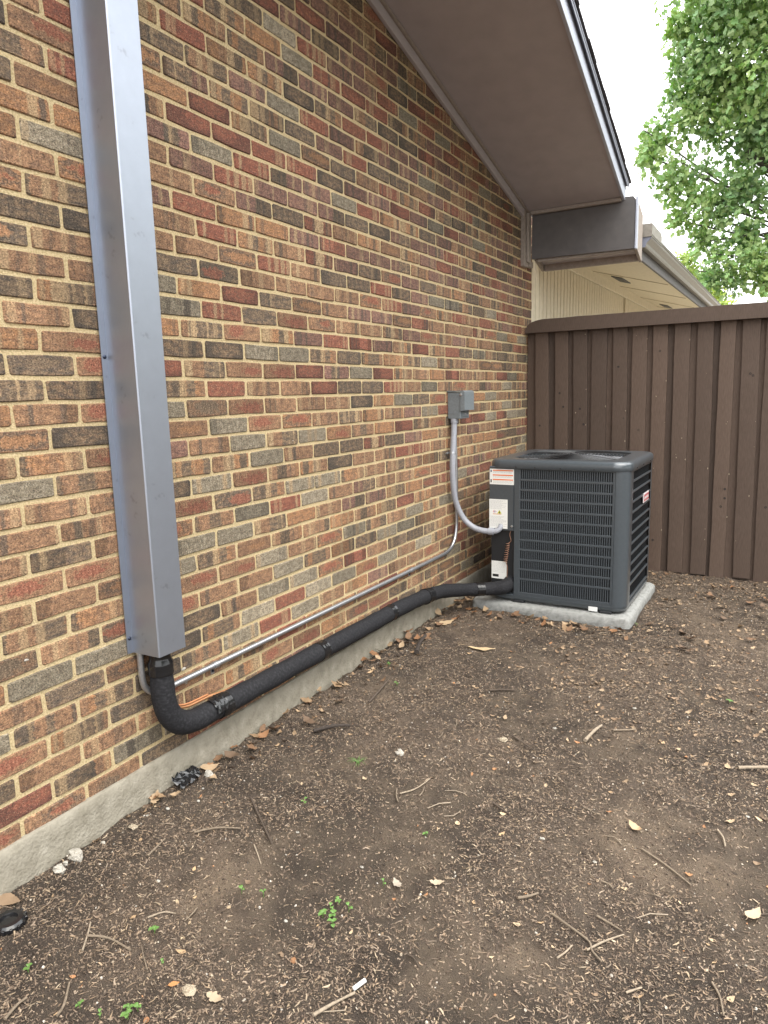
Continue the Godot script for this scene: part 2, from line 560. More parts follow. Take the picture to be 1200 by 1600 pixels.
# ---------------------------------------------------------------- ground
func soil_height(x: float, z: float) -> float:
	var h := SOIL + soil_noise.get_noise_2d(x * 1.3, z * 1.3) * 0.018 + soil_noise.get_noise_2d(x * 4.5 + 11.0, z * 4.5) * 0.010 + soil_noise.get_noise_2d(x * 14.0 + 40.0, z * 14.0) * 0.007
	h += 0.012 * smoothstep(0.16, 0.0, x) * (0.5 + soil_noise.get_noise_2d(z * 5.0, 9.0))
	return h


func bare(x: float, z: float) -> float:   # 1 on smooth bare sandy soil, 0 where litter lies thick
	var b := smoothstep(0.02, 0.34, patch_noise.get_noise_2d(x * 1.0, z * 1.0))
	for q in [[0.62, -3.35, 0.42, 0.34], [1.55, -2.02, 0.28, 0.25], [1.22, -1.32, 0.25, 0.2], [1.75, -1.95, 0.2, 0.3]]:
		var d := Vector2((x - q[0]) / q[2], (z - q[1]) / q[3]).length() + 0.5 * patch_noise.get_noise_2d(x * 3.0, z * 3.0)
		b = maxf(b, smoothstep(1.1, 0.5, d))
	return b * smoothstep(0.03, 0.3, x)


func make_ground() -> void:
	soil_noise.seed = 5
	soil_noise.frequency = 1.0
	soil_noise.fractal_octaves = 4
	patch_noise.seed = 12
	patch_noise.frequency = 1.1
	patch_noise.fractal_octaves = 4
	var xs := PackedFloat32Array()
	var zs := PackedFloat32Array()
	for q in [-120.0, -40.0, -12.0, -4.0, -1.0, -0.1]: xs.append(q)
	var a := 0.0
	while a < 2.9:
		xs.append(a)
		a += 0.02
	for q in [3.0, 3.3, 4.0, 6.0, 12.0, 40.0, 120.0]: xs.append(q)
	for q in [-160.0, -50.0, -20.0, -10.0, -7.0, -6.0]: zs.append(q)
	a = -5.6
	while a < 0.0:
		zs.append(a)
		a += 0.02
	for q in [0.05, 0.3, 1.0, 3.0, 10.0, 40.0, 120.0]: zs.append(q)
	var st := SurfaceTool.new()
	st.begin(Mesh.PRIMITIVE_TRIANGLES)
	st.set_smooth_group(0)
	var nx := xs.size()
	var grain := noise(2.2, 15, 4)
	for z in zs:
		for x in xs:
			var b := bare(x, z)
			var g := grain.get_noise_2d(x * 3.0, z * 3.0)
			var dark := Color(0.128, 0.094, 0.068)
			var sand := Color(0.320, 0.242, 0.170)
			var midc := Color(0.205, 0.155, 0.115)
			var c := dark.lerp(midc, clampf(0.5 + g * 1.3, 0.0, 1.0)).lerp(sand, b * clampf(0.6 + g, 0.0, 1.0))
			var damp := 1.0 + 0.42 * clampf(patch_noise.get_noise_2d(x * 0.9 + 31.0, z * 0.9) * 1.8, -0.8, 0.8)   # damp and dry ground in ragged patches
			st.set_color(Color(c.r * damp, c.g * damp, c.b * damp))
			st.set_uv(Vector2(x, z))
			st.add_vertex(Vector3(x, soil_height(x, z), z))
	for i in zs.size() - 1:
		for j in nx - 1:
			var k := i * nx + j
			for q in [k, k + 1, k + nx + 1, k, k + nx + 1, k + nx]:
				st.add_index(q)
	st.generate_normals()
	var o := MeshInstance3D.new()
	o.name = "ground"
	o.mesh = st.commit()
	o.material_override = M.soil
	add_child(o)
	tag(o, "bare brown soil strewn with mulch between wall and fence", "", "", "structure")


func make_bounce_slab() -> void:
	# added, unseen concrete sheet behind the fence to bounce light into the wing's soffit
	var b := MB.new()
	b.bx(Vector3(0.02, -0.3, -24.0), Vector3(7.0, SOIL + 0.03, -5.7), 0.01)
	var o := part("bounce_slab", b, M.concrete)
	tag(o, "added unseen pale concrete sheet bouncing light behind the fence", "", "", "structure")


# ---------------------------------------------------------------- house
func rake_y(z: float) -> float:
	return 2.50 + 0.245 * (z + 5.2)


func brick_shape(variant: int, cell: int, len_: float) -> MB:
	var r := RandomNumberGenerator.new()
	r.seed = 900 + variant * 31 + cell
	var b := MB.new()
	var hl := (len_ - JOINT) * 0.5
	var hh := (COURSE - JOINT) * 0.5
	var j := 0.0022
	var cc := 0.0045
	var ring := []
	for q in [[-hl + cc, -hh], [0.0, -hh], [hl - cc, -hh], [hl, -hh + cc], [hl, hh - cc], [hl - cc, hh], [0.0, hh], [-hl + cc, hh], [-hl, hh - cc], [-hl, -hh + cc]]:
		ring.append(Vector2(q[0] + r.randf_range(-j, j), q[1] + r.randf_range(-j, j)))
	var u0 := (cell % 8) / 8.0
	var v0 := (cell / 8) / 16.0
	var flip := -1.0 if r.randf() < 0.5 else 1.0
	var uv := func(p: Vector2) -> Vector2:
		return Vector2(u0 + (0.5 + flip * p.x / BRICK * 0.92) / 8.0, v0 + (0.5 - p.y / COURSE * 0.92) / 16.0)
	# local axes: x out of the wall, y up, z along it
	var n := ring.size()
	var inner := []
	for p in ring:
		inner.append(p - p.normalized() * 0.0 - Vector2(signf(p.x) * 0.0028 * (1.0 if absf(p.x) > 0.01 else 0.0), signf(p.y) * 0.0028))
	for i in n:
		var k := (i + 1) % n
		var A := Vector3(0, inner[i].y, -inner[i].x)
		var B := Vector3(0, inner[k].y, -inner[k].x)
		var C := Vector3(-0.0035, ring[k].y, -ring[k].x)
		var D := Vector3(-0.0035, ring[i].y, -ring[i].x)
		var o := Vector3(0, (ring[i].y + ring[k].y), -(ring[i].x + ring[k].x) * 0.3).normalized()
		var X := Vector3.RIGHT
		b.tri(Vector3(0.0006, 0, 0), A, B, X, X, X, uv.call(Vector2.ZERO), uv.call(inner[i]), uv.call(inner[k]))
		var nn := (X + o).normalized()
		b.tri(A, B, C, nn, nn, nn, uv.call(inner[i]), uv.call(inner[k]), uv.call(ring[k]))
		b.tri(A, C, D, nn, nn, nn, uv.call(inner[i]), uv.call(ring[k]), uv.call(ring[i]))
		var E := C - X * 0.03
		var F := D - X * 0.03
		b.tri(D, C, E, o, o, o, uv.call(ring[i]), uv.call(ring[k]), uv.call(ring[k]))
		b.tri(D, E, F, o, o, o, uv.call(ring[i]), uv.call(ring[k]), uv.call(ring[i]))
	return b


func pick_kind(r: RandomNumberGenerator, z: float, y: float) -> String:
	# the mix changes slowly along the wall: browns and oranges near, reds and mauves high up, weighted darker there to carry the eave's shade too, greys low in the middle
	var w := {"r": 0.11, "b": 0.26, "n": 0.09, "d": 0.10, "e": 0.03, "o": 0.13, "g": 0.12, "m": 0.06, "s": 0.14}
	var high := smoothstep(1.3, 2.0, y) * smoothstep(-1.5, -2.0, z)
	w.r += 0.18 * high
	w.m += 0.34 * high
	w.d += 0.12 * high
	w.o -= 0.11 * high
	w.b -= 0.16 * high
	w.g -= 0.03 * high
	var low := smoothstep(1.1, 0.4, y) * smoothstep(-1.5, -2.2, z)
	w.r += 0.05 * low
	w.o += 0.05 * low
	w.d -= 0.05 * low
	if z > -1.5:
		w.d += 0.08
		w.n += 0.08
		w.m = 0.0
	var total := 0.0
	for k in w: total += w[k]
	var p := r.randf() * total
	for k in w:
		p -= w[k]
		if p <= 0.0:
			return k
	return "b"


func on_screen(p: Vector3) -> Vector2:   # place in the frame in units of half its size
	var q := cam.transform.affine_inverse() * p
	if q.z > -0.1:
		return Vector2(9, 9)
	var f := 1.0 / tan(deg_to_rad(cam.fov * 0.5))
	return Vector2(q.x / -q.z * f / 0.75, q.y / -q.z * f)


func make_house() -> void:
	var house := thing("brick_house", "multicoloured brown and red brick house with wide grey-brown roof overhang", "house")
	# mortar bed with the bricks standing proud of it
	var b := MB.new()
	var poly := PackedVector2Array([Vector2(-WALL_START, -0.3), Vector2(-WALL_END, -0.3), Vector2(-WALL_END, 2.46), Vector2(5.25, rake_y(-5.25) + 0.03), Vector2(-WALL_START, rake_y(WALL_START) + 0.03)])
	b.prism(poly, Vector3(-0.0045, 0, 0), Vector3(0, 0, -1), Vector3.UP, Vector3(-0.22, 0, 0))
	var wall := part("brick_wall", b, M.mortar, house)
	tag(wall, "running bond of mottled bricks with cream mortar joints")
	var r := RandomNumberGenerator.new()
	r.seed = 4242
	var all := []
	for j in range(-19, 32):
		var y := LINE0 + (j + 0.5) * COURSE
		var z0 := -1.766 + (0.0 if posmod(j, 2) == 0 else BRICK * 0.5) + BRICK * 17
		for i in 37:
			var za := z0 - i * BRICK
			var zb := za - BRICK
			if za > WALL_START or za - WALL_END < 0.05:
				continue
			if zb - WALL_END < 0.05:
				zb = WALL_END
			if y - COURSE * 0.6 > rake_y((za + zb) * 0.5) + 0.02:
				continue
			var at := Vector3(r.randf_range(-0.0012, 0.0012), y + r.randf_range(-0.0008, 0.0008), (za + zb) * 0.5 + r.randf_range(-0.0015, 0.0015))
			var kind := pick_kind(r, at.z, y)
			var nth := i - 17
			if COURSES.has(j) and nth >= -4 and nth + 4 < COURSES[j].length() and COURSES[j][nth + 4] != ".":
				kind = COURSES[j][nth + 4]
			var list: Array = cells_of[kind]
			var cell: int = list[r.randi() % list.size()]
			# how large it shows
			var area := 0.0
			var s := on_screen(at)
			if absf(s.x) < 1.06 and absf(s.y) < 1.06:
				var e1 := on_screen(at + Vector3(0, 0, -0.1)) - on_screen(at + Vector3(0, 0, 0.1))
				var e2 := on_screen(at + Vector3(0, 0.03, 0)) - on_screen(at - Vector3(0, 0.03, 0))
				area = absf(e1.x * e2.y - e1.y * e2.x) * (za - zb) / BRICK
				if at.z < -1.46 and at.z > -1.62 and y > 0.42 and za - zb > 0.15:
					area *= 0.05
			all.append([area, at, cell, za - zb, r.randi() % 3])
	all.sort_custom(func(p, q): return p[0] > q[0])
	var shapes := {}
	var rest := MB.new()
	for i in all.size():
		var q: Array = all[i]
		var full: bool = q[3] > BRICK - 0.002
		var key := [q[2], q[4], 0 if full else int(q[3] * 1000)]
		var turn := Basis(Vector3(1, 0, 0), r.randf_range(-0.006, 0.006)) * Basis(Vector3(0, 1, 0), r.randf_range(-0.006, 0.006))
		if not shapes.has(key):
			shapes[key] = brick_shape(q[4], q[2], BRICK if full else q[3])
		if i < 300:
			if shapes[key] is MB and not shapes.has([key]):
				shapes[[key]] = shapes[key].mesh()
			var o := part("brick", shapes[[key]], M.brick, wall)
			o.transform = Transform3D(turn, q[1])
		else:
			rest.add(shapes[key], Transform3D(turn, q[1]))
	tag(part("bricks", rest, M.brick, wall), "", "", "", "stuff")

	for q in [[0.268, -1.665, 0.016], [0.214, -1.672, 0.012], [0.50, -1.10, 0.009], [1.02, -2.35, 0.006]]:
		var sm := crumb_shape(int(q[2] * 5000), true)
		var so := part("mortar_smear", sm, M.stone, wall)
		so.transform = Transform3D(Basis.from_scale(Vector3(0.006, q[2], q[2] * 1.6)), Vector3(0.001, q[0], q[1]))
	make_foundation(house)
	make_rake(house)
	make_eave_box(house)
	make_wing(house)


func make_foundation(house: Node3D) -> void:
	var b := MB.new()
	var f := noise(3.0, 7, 4)
	var rows := []
	for q in [[-0.05, 0.002], [0.004, 0.001], [0.012, -0.004], [0.016, -0.03], [0.017, -0.06], [0.018, -0.09], [0.019, -0.12], [0.02, -0.17], [0.02, -0.4]]:
		var line := []
		var z := WALL_START
		while z > WALL_END - 0.001:
			var k := f.get_noise_2d(z * 1.2, q[1] * 9.0) * 0.004 + f.get_noise_2d(z * 6.0, q[1] * 20.0) * 0.0018
			line.append(Vector3(q[0] + (k if q[0] > 0.0 else 0.0), q[1] + k * 0.6, z))
			z -= 0.03
		rows.append(line)
	b.grid(rows, false, 1.0)
	tag(part("foundation", b, M.concrete, house), "grey concrete strip under the bricks")


func make_rake(house: Node3D) -> void:
	var z1 := -5.263
	var z0 := WALL_START
	var slope := Vector3(0, 0.245, 1).normalized()
	var outx := func(z: float) -> float: return 0.69 + 0.04 * (z + 5.2)
	var at := func(x: float, z: float, up: float) -> Vector3: return Vector3(x, rake_y(z) + up, z)
	# soffit board, one sheet with thickness
	var b := MB.new()
	var n := Vector3(0, 1, -0.245).normalized()
	var s0: Vector3 = at.call(-0.004, z0, 0.0)
	var s1: Vector3 = at.call(outx.call(z0), z0, 0.0)
	var s2: Vector3 = at.call(outx.call(z1), z1, 0.0)
	var s3: Vector3 = at.call(-0.004, z1, 0.0)
	b.quad(s0, s1, s2, s3, -n)
	var e := n * 0.012
	b.quad(s0 + e, s1 + e, s2 + e, s3 + e, n)
	tag(part("rake_soffit", b, M.soffit, house), "smooth grey-brown sloping underside of the roof overhang")
	# frieze board against the brick and the small moulding under the soffit
	b = MB.new()
	var ax := Basis(Vector3.RIGHT, n, slope)
	var mid := (z0 + z1) * 0.5
	var ln := (z0 - z1) / slope.z
	b.box(Vector3(0.012, rake_y(mid) - 0.034, mid), Vector3(0.02, 0.058, ln), 0.002, ax)
	part("frieze_board", b, M.soffit, house)
	b = MB.new()
	b.box(Vector3(0.030, rake_y(mid) - 0.0075, mid), Vector3(0.018, 0.013, ln), 0.005, ax)
	part("frieze_moulding", b, M.trim, house)
	# cross moulding at the low end of the soffit
	b = MB.new()
	b.bx(Vector3(0.045, rake_y(z1) - 0.022, z1 + 0.001), Vector3(outx.call(z1) - 0.002, rake_y(z1) + 0.004, z1 + 0.03), 0.004)
	part("soffit_moulding", b, M.trim, house)
	# barge board, drip edge and shingles along the outer edge, slightly closer to the wall lower down
	var turn := Basis(Vector3.UP, -0.04 * -1.0)
	var dir: Vector3 = (at.call(outx.call(z0), z0, 0.0) - at.call(outx.call(z1), z1, 0.0)).normalized()
	var side := dir.cross(n).normalized() * -1.0
	if side.x < 0.0: side = -side
	var nn := side.cross(dir).normalized()
	if nn.y < 0.0: nn = -nn
	var axo := Basis(side, nn, side.cross(nn))
	var cen: Vector3 = (at.call(outx.call(z0), z0, 0.0) + at.call(outx.call(z1), z1, 0.0)) * 0.5
	var L: float = (at.call(outx.call(z0), z0, 0.0) - at.call(outx.call(z1), z1, 0.0)).length() + 0.03
	b = MB.new()
	b.box(cen + side * 0.009 + nn * 0.035, Vector3(0.018, 0.092, L), 0.002, axo)
	part("barge_board", b, M.fascia, house)
	b = MB.new()
	b.box(cen + side * 0.022 + nn * 0.094, Vector3(0.032, 0.016, L), 0.003, axo)
	b.box(cen + side * 0.034 + nn * 0.078, Vector3(0.003, 0.020, L), 0.001, axo)
	part("drip_edge", b, M.drip, house)
	# roof deck and shingle ends
	b = MB.new()
	b.box(cen + side * (-2.0) + nn * 0.075, Vector3(4.0, 0.10, L), 0.002, axo)
	b.box(cen + side * (-4.5) + nn * 0.12, Vector3(9.0, 0.02, L), 0.002, axo)
	var roof := part("roof", b, M.shingle, house)
	var d := -L * 0.5
	var rr := RandomNumberGenerator.new()
	rr.seed = 8
	while d < L * 0.5:
		var w := 0.142
		b = MB.new()
		var lift := 0.004 + rr.randf() * 0.002
		var over := rr.randf_range(0.044, 0.050)
		var tilt := Basis(side, 0.014)
		b.box(cen + side * (over - 0.15) + nn * (0.117 + lift) + dir * (d + w * 0.5), Vector3(0.30, 0.011, w + 0.05), 0.002, tilt * axo)
		part("shingle", b, M.shingle, roof)
		d += w


func make_eave_box(house: Node3D) -> void:
	# boxed eave return at the foot of the rake
	var b := MB.new()
	b.prism(PackedVector2Array([Vector2(0.048, 2.158), Vector2(0.775, 2.150), Vector2(0.775, 2.470), Vector2(0.760, 2.492), Vector2(0.690, 2.496), Vector2(0.048, 2.50)]), Vector3(0, 0, -5.268), Vector3.RIGHT, Vector3.UP, Vector3(0, 0, -0.022))
	var box := part("eave_return", b, M.box_paint, house)
	tag(box, "dark grey boxed end of the eave under the soffit")
	b = MB.new()
	b.bx(Vector3(0.778, 2.146, -5.262), Vector3(0.793, 2.488, -5.30), 0.003)
	part("corner_bead", b, M.fascia, box)
	b = MB.new()
	b.prism(PackedVector2Array([Vector2(5.292, 2.148), Vector2(5.47, 2.085), Vector2(5.47, 2.40), Vector2(5.292, 2.46)]), Vector3(0.773, 0, 0), Vector3(0, 0, -1), Vector3.UP, Vector3(0.018, 0, 0))
	part("end_board", b, M.trim, box)
	b = MB.new()
	b.prism(PackedVector2Array([Vector2(5.292, 2.150), Vector2(5.47, 2.095), Vector2(5.47, 2.3), Vector2(5.292, 2.3)]), Vector3(0.062, 0, 0), Vector3(0, 0, -1), Vector3.UP, Vector3(0.022, 0, 0))
	part("end_board", b, M.trim, box)
	b = MB.new()
	b.prism(PackedVector2Array([Vector2(5.312, 2.168), Vector2(5.452, 2.140), Vector2(5.452, 2.152), Vector2(5.312, 2.18)]), Vector3(0.086, 0, 0), Vector3(0, 0, -1), Vector3.UP, Vector3(0.685, 0, 0))
	part("recessed_panel", b, M.soffit, box)
	b = MB.new()
	b.bx(Vector3(0.086, 2.136, -5.311), Vector3(0.771, 2.17, -5.2915), 0.003)
	part("front_moulding", b, M.trim, box)
	b = MB.new()
	b.bx(Vector3(0.086, 2.092, -5.475), Vector3(0.771, 2.150, -5.453), 0.003)
	part("rear_board", b, M.trim, box)
	# upright trim where the box meets the bricks
	b = MB.new()
	b.bx(Vector3(-0.01, 2.10, -5.262), Vector3(0.026, 2.488, -5.165), 0.003)
	b.bx(Vector3(0.027, 2.13, -5.266), Vector3(0.046, 2.472, -5.205), 0.004)
	b.bx(Vector3(-0.01, 2.108, -5.36), Vector3(0.03, 2.150, -5.264), 0.003)
	tag(part("corner_trim", b, M.trim, house), "upright tan-grey trim board beside the top bricks")
	# sloping end of the roof edge behind the box
	b = MB.new()
	b.prism(PackedVector2Array([Vector2(5.30, 2.475), Vector2(5.36, 2.475), Vector2(5.60, 2.345), Vector2(5.60, 2.27), Vector2(5.50, 2.30), Vector2(5.30, 2.40)]), Vector3(0.752, 0, 0), Vector3(0, 0, -1), Vector3.UP, Vector3(0.014, 0, 0))
	part("roof_edge_board", b, M.fascia, house)


func make_wing(house: Node3D) -> void:
	# lower wing behind: cream board siding, sloping soffit, fascia and gutter
	var za := WALL_END
	var zb := -15.0
	var b := MB.new()
	b.bx(Vector3(-0.25, -0.3, zb), Vector3(-0.018, 2.5, za - 0.004), 0.001)
	var wall := part("siding_wall", b, M.cream_dark, house)
	tag(wall, "cream vertical board siding above the fence")
	var sx := za - 0.006
	var rr := RandomNumberGenerator.new()
	rr.seed = 3
	var i := 0
	while sx > zb:
		b = MB.new()
		var w := 0.098
		b.bx(Vector3(-0.016, -0.1, sx - w + 0.013), Vector3(-0.004 + rr.randf_range(-0.0006, 0.0006), 2.30, sx), 0.0025)
		part("siding_board", b, M.cream, wall)
		sx -= w
		i += 1
	b = MB.new()
	b.bx(Vector3(0.003, 2.235, zb), Vector3(0.022, 2.345, za - 0.02), 0.004)
	part("frieze_trim", b, M.cream, wall)
	b = MB.new()
	b.bx(Vector3(0.003, -0.1, -8.80), Vector3(0.016, 2.234, -8.775), 0.002)
	part("batten", b, M.cream, wall)
	# sloping soffit
	var s := Vector3(0.74, -0.205, 0).normalized()
	var up := Vector3(-s.y, s.x, 0)
	b = MB.new()
	var ax := Basis(s, up, Vector3(0, 0, 1))
	b.box(Vector3(0.365, 2.240, (za + zb) * 0.5 - 0.03), Vector3(0.775, 0.012, za - zb - 0.06), 0.001, ax)
	var soffit := part("wing_soffit", b, M.cream, house)
	tag(soffit, "cream soffit under the wing's eave")
	for z in [-6.6, -7.82, -9.04, -10.26]:
		b = MB.new()
		b.box(Vector3(0.362, 2.232, z - 0.6), Vector3(0.735, 0.004, 0.006), 0.001, ax)
		part("soffit_seam", b, M.cream_dark, soffit)
	for z in [-7.55, -10.4]:
		b = MB.new()
		b.box(Vector3(0.215, 2.2715, z), Vector3(0.11, 0.010, 0.42), 0.002, ax)
		var v := part("soffit_vent", b, M.vent, soffit)
	b = MB.new()
	b.bx(Vector3(0.742, 2.125, zb), Vector3(0.760, 2.28, -5.50), 0.002)
	part("fascia_board", b, M.box_paint, house)
	# ogee gutter
	b = MB.new()
	var prof := [Vector2(0.763, 2.285), Vector2(0.763, 2.196), Vector2(0.800, 2.194), Vector2(0.806, 2.204), Vector2(0.810, 2.222), Vector2(0.826, 2.238), Vector2(0.840, 2.252), Vector2(0.843, 2.270), Vector2(0.850, 2.272), Vector2(0.850, 2.278), Vector2(0.838, 2.279), Vector2(0.836, 2.256), Vector2(0.822, 2.243), Vector2(0.804, 2.226), Vector2(0.800, 2.206), Vector2(0.796, 2.200), Vector2(0.769, 2.201), Vector2(0.769, 2.285)]
	b.prism(PackedVector2Array(prof), Vector3(0, 0, -5.53), Vector3.RIGHT, Vector3.UP, Vector3(0, 0, zb + 5.53))
	var gutter := part("gutter", b, M.gutter, house)
	tag(gutter, "taupe ogee gutter along the wing's eave")
	b = MB.new()
	b.prism(PackedVector2Array([Vector2(0.763, 2.285), Vector2(0.763, 2.196), Vector2(0.800, 2.194), Vector2(0.806, 2.204), Vector2(0.810, 2.222), Vector2(0.826, 2.238), Vector2(0.840, 2.252), Vector2(0.845, 2.275)]), Vector3(0, 0, -5.524), Vector3.RIGHT, Vector3.UP, Vector3(0, 0, -0.004))
	part("end_cap", b, M.drip, gutter)
	b = MB.new()
	b.bx(Vector3(0.779, 2.262, -5.516), Vector3(0.846, 2.352, -5.522), 0.001)
	b.prism(PackedVector2Array([Vector2(5.5225, 2.262), Vector2(5.95, 2.262), Vector2(5.95, 2.325), Vector2(5.92, 2.347), Vector2(5.5225, 2.352)]), Vector3(0.843, 0, 0), Vector3(0, 0, -1), Vector3.UP, Vector3(0.003, 0, 0))
	tag(part("splash_guard", b, M.gutter, gutter), "bent metal splash guard standing on the gutter")
	# wing roof
	b = MB.new()
	b.box(Vector3(-1.6, 3.005, (za + zb) * 0.5 - 0.15), Vector3(4.9, 0.06, za - zb - 0.3), 0.002, ax)
	part("wing_roof", b, M.shingle, house)


# ---------------------------------------------------------------- line cover, pipes, conduits
func make_line_cover() -> void:
	var t := thing("line_cover", "tall blue-grey folded metal cover running up the bricks", "pipe cover", Vector3.ZERO)
	var b := MB.new()
	var y0 := 0.402
	var y1 := 3.28
	var th := 0.0022
	# plan (x out of the wall, w along it away from the camera)
	var plan := PackedVector2Array([Vector2(0.004, 1.433), Vector2(0.004, 1.4565), Vector2(0.118, 1.459), Vector2(0.1205, 1.4615), Vector2(0.1205, 1.566), Vector2(0.118, 1.5685), Vector2(0.004, 1.571), Vector2(0.004, 1.592), Vector2(0.004 + th, 1.592), Vector2(0.004 + th, 1.5735), Vector2(0.1192, 1.571), Vector2(0.1227, 1.5675), Vector2(0.1227, 1.460), Vector2(0.1192, 1.4565), Vector2(0.004 + th, 1.4543), Vector2(0.004 + th, 1.433)])
	b.prism(plan, Vector3(0, y0, 0), Vector3.RIGHT, Vector3(0, 0, -1), Vector3(0, y1 - y0, 0))
	part("folded_sheet", b, M.cover, t)
	for y in [0.452, 1.333, 2.36]:
		b = MB.new()
		b.lathe(Vector3(0.0062, y, -1.4437), Vector3.RIGHT, [Vector2(0.0062, 0.0), Vector2(0.006, 0.002), Vector2(0.0035, 0.004), Vector2(0.0, 0.0045)], 10)
		part("screw", b, M.screw, t)


func arc(a: Vector3, corner: Vector3, c: Vector3, n := 8) -> Array:
	var out := []
	for i in n + 1:
		var u := float(i) / n
		out.append(a * (1 - u) * (1 - u) + corner * 2.0 * u * (1 - u) + c * u * u)
	return out


func smooth(pts: Array, n := 6) -> Array:
	var out := []
	for i in pts.size() - 1:
		var p0: Vector3 = pts[maxi(i - 1, 0)]
		var p1: Vector3 = pts[i]
		var p2: Vector3 = pts[i + 1]
		var p3: Vector3 = pts[mini(i + 2, pts.size() - 1)]
		for k in n:
			out.append(p1.cubic_interpolate(p2, p0, p3, float(k) / n))
	out.append(pts[-1])
	return out


func make_pipes() -> void:
	# black foam-insulated suction line
	var t := thing("insulated_pipe", "thick black foam-insulated pipe along the base of the bricks", "pipe")
	var R := 0.040
	var path := [Vector3(0.062, 0.50, -1.512), Vector3(0.062, 0.36, -1.512), Vector3(0.062, 0.28, -1.512)]
	path.append_array(arc(Vector3(0.062, 0.235, -1.513), Vector3(0.064, 0.105, -1.525), Vector3(0.066, 0.101, -1.66), 10))
	path.append_array(smooth([Vector3(0.066, 0.102, -1.74), Vector3(0.066, 0.100, -1.95), Vector3(0.064, 0.095, -2.40), Vector3(0.064, 0.090, -2.8), Vector3(0.066, 0.090, -3.03), Vector3(0.068, 0.080, -3.30), Vector3(0.070, 0.068, -3.46), Vector3(0.088, 0.052, -3.62), Vector3(0.155, 0.022, -3.80), Vector3(0.26, 0.012, -3.915), Vector3(0.335, 0.022, -3.955), Vector3(0.352, 0.05, -4.02)], 6))
	var rad := []
	for p in path:
		rad.append(R + 0.0022 * sin(p.z * 17.0) * sin(p.z * 41.0) - (0.006 if p.y > 0.33 else 0.0))
	var b := MB.new()
	b.tube(path, rad, 24)
	part("foam_sleeve", b, M.foam, t)
	# wraps of shiny tape
	for q in [[0.32, 0.402, -1.0], [-1.745, -1.80, 0.0], [-2.375, -2.425, 0.0], [-2.99, -3.035, 0.0], [-3.40, -3.47, 0.0], [-3.845, -3.885, 0.0]]:
		var seg := []
		var rr := []
		for i in path.size():
			var p: Vector3 = path[i]
			var k := p.y if q[2] < 0.0 else p.z
			var lo := minf(q[0], q[1])
			var hi := maxf(q[0], q[1])
			if i > 0 and (q[2] >= 0.0 or p.y > 0.2):
				var k0: float = path[i - 1].y if q[2] < 0.0 else path[i - 1].z
				for s in 12:
					var u := s / 12.0
					var kk := lerpf(k0, k, u)
					if kk >= lo and kk <= hi and (q[2] < 0.0 or p.z < -1.66):
						seg.append(path[i - 1].lerp(p, u))
						rr.append((rad[i] if q[2] >= 0.0 else rad[i]) + 0.0022 + 0.0009 * sin(seg.size() * 2.3))
		if seg.size() > 1:
			b = MB.new()
			b.tube(seg, rr, 24)
			part("tape_wrap", b, M.tape, t)
	# crumpled tape end at the elbow
	b = MB.new()
	var f := noise(0.45, 3, 2)
	var rows := []
	for i in 9:
		var line := []
		for k in 9:
			var a := PI * (0.02 + 0.55 * k / 8.0)
			var z := -1.705 - 0.062 * i / 8.0
			var rr2 := R + 0.006 + 0.007 * f.get_noise_2d(i * 1.7, k * 2.1)
			line.append(Vector3(0.066 + cos(a) * rr2, 0.102 + sin(a) * rr2, z))
		rows.append(line)
	b.grid(rows)
	part("tape_wrap", b, M.tape, t)

	# thin copper liquid line, seen at the elbow and again where it leaves for the condenser
	t = thing("copper_line", "thin orange copper tube bending down behind the black elbow", "copper tube")
	b = MB.new()
	var cp := [Vector3(0.026, 0.43, -1.545), Vector3(0.026, 0.26, -1.545)]
	cp.append_array(arc(Vector3(0.026, 0.22, -1.547), Vector3(0.028, 0.150, -1.57), Vector3(0.030, 0.142, -1.66), 8))
	cp.append_array(smooth([Vector3(0.026, 0.136, -1.75), Vector3(0.016, 0.10, -2.0), Vector3(0.014, 0.07, -2.6), Vector3(0.016, 0.05, -3.2), Vector3(0.03, 0.036, -3.45), Vector3(0.05, 0.024, -3.60), Vector3(0.12, 0.0, -3.80), Vector3(0.25, -0.012, -3.95), Vector3(0.30, 0.0, -4.02)], 5))
	b.tube(cp, 0.0065, 10)
	part("copper_tube", b, M.copper, t)
	b = MB.new()
	var cp2 := []
	for p in cp:
		cp2.append(p + Vector3(0.004, 0.012, 0.008))
	b.tube(cp2.slice(0, 12), 0.0032, 8)
	tag(part("control_wire", b, M.orange_wire, t), "orange wire beside the copper tube")

	# galvanised conduit
	t = thing("metal_conduit", "thin shiny galvanised conduit sloping across the bricks above the black pipe", "conduit")
	b = MB.new()
	var gp := [Vector3(0.022, 0.52, -1.466), Vector3(0.022, 0.33, -1.466)]
	gp.append_array(arc(Vector3(0.022, 0.31, -1.467), Vector3(0.022, 0.245, -1.472), Vector3(0.020, 0.238, -1.55), 8))
	gp.append_array([Vector3(0.019, 0.238, -1.8), Vector3(0.019, 0.237, -2.6), Vector3(0.019, 0.236, -3.3), Vector3(0.019, 0.237, -3.72)])
	gp.append_array(arc(Vector3(0.019, 0.237, -3.76), Vector3(0.019, 0.238, -3.945), Vector3(0.019, 0.40, -3.952), 10))
	gp.append_array([Vector3(0.019, 0.7, -3.952), Vector3(0.019, 1.03, -3.94)])
	b.tube(gp, 0.0105, 14)
	part("conduit_tube", b, M.galv, t)
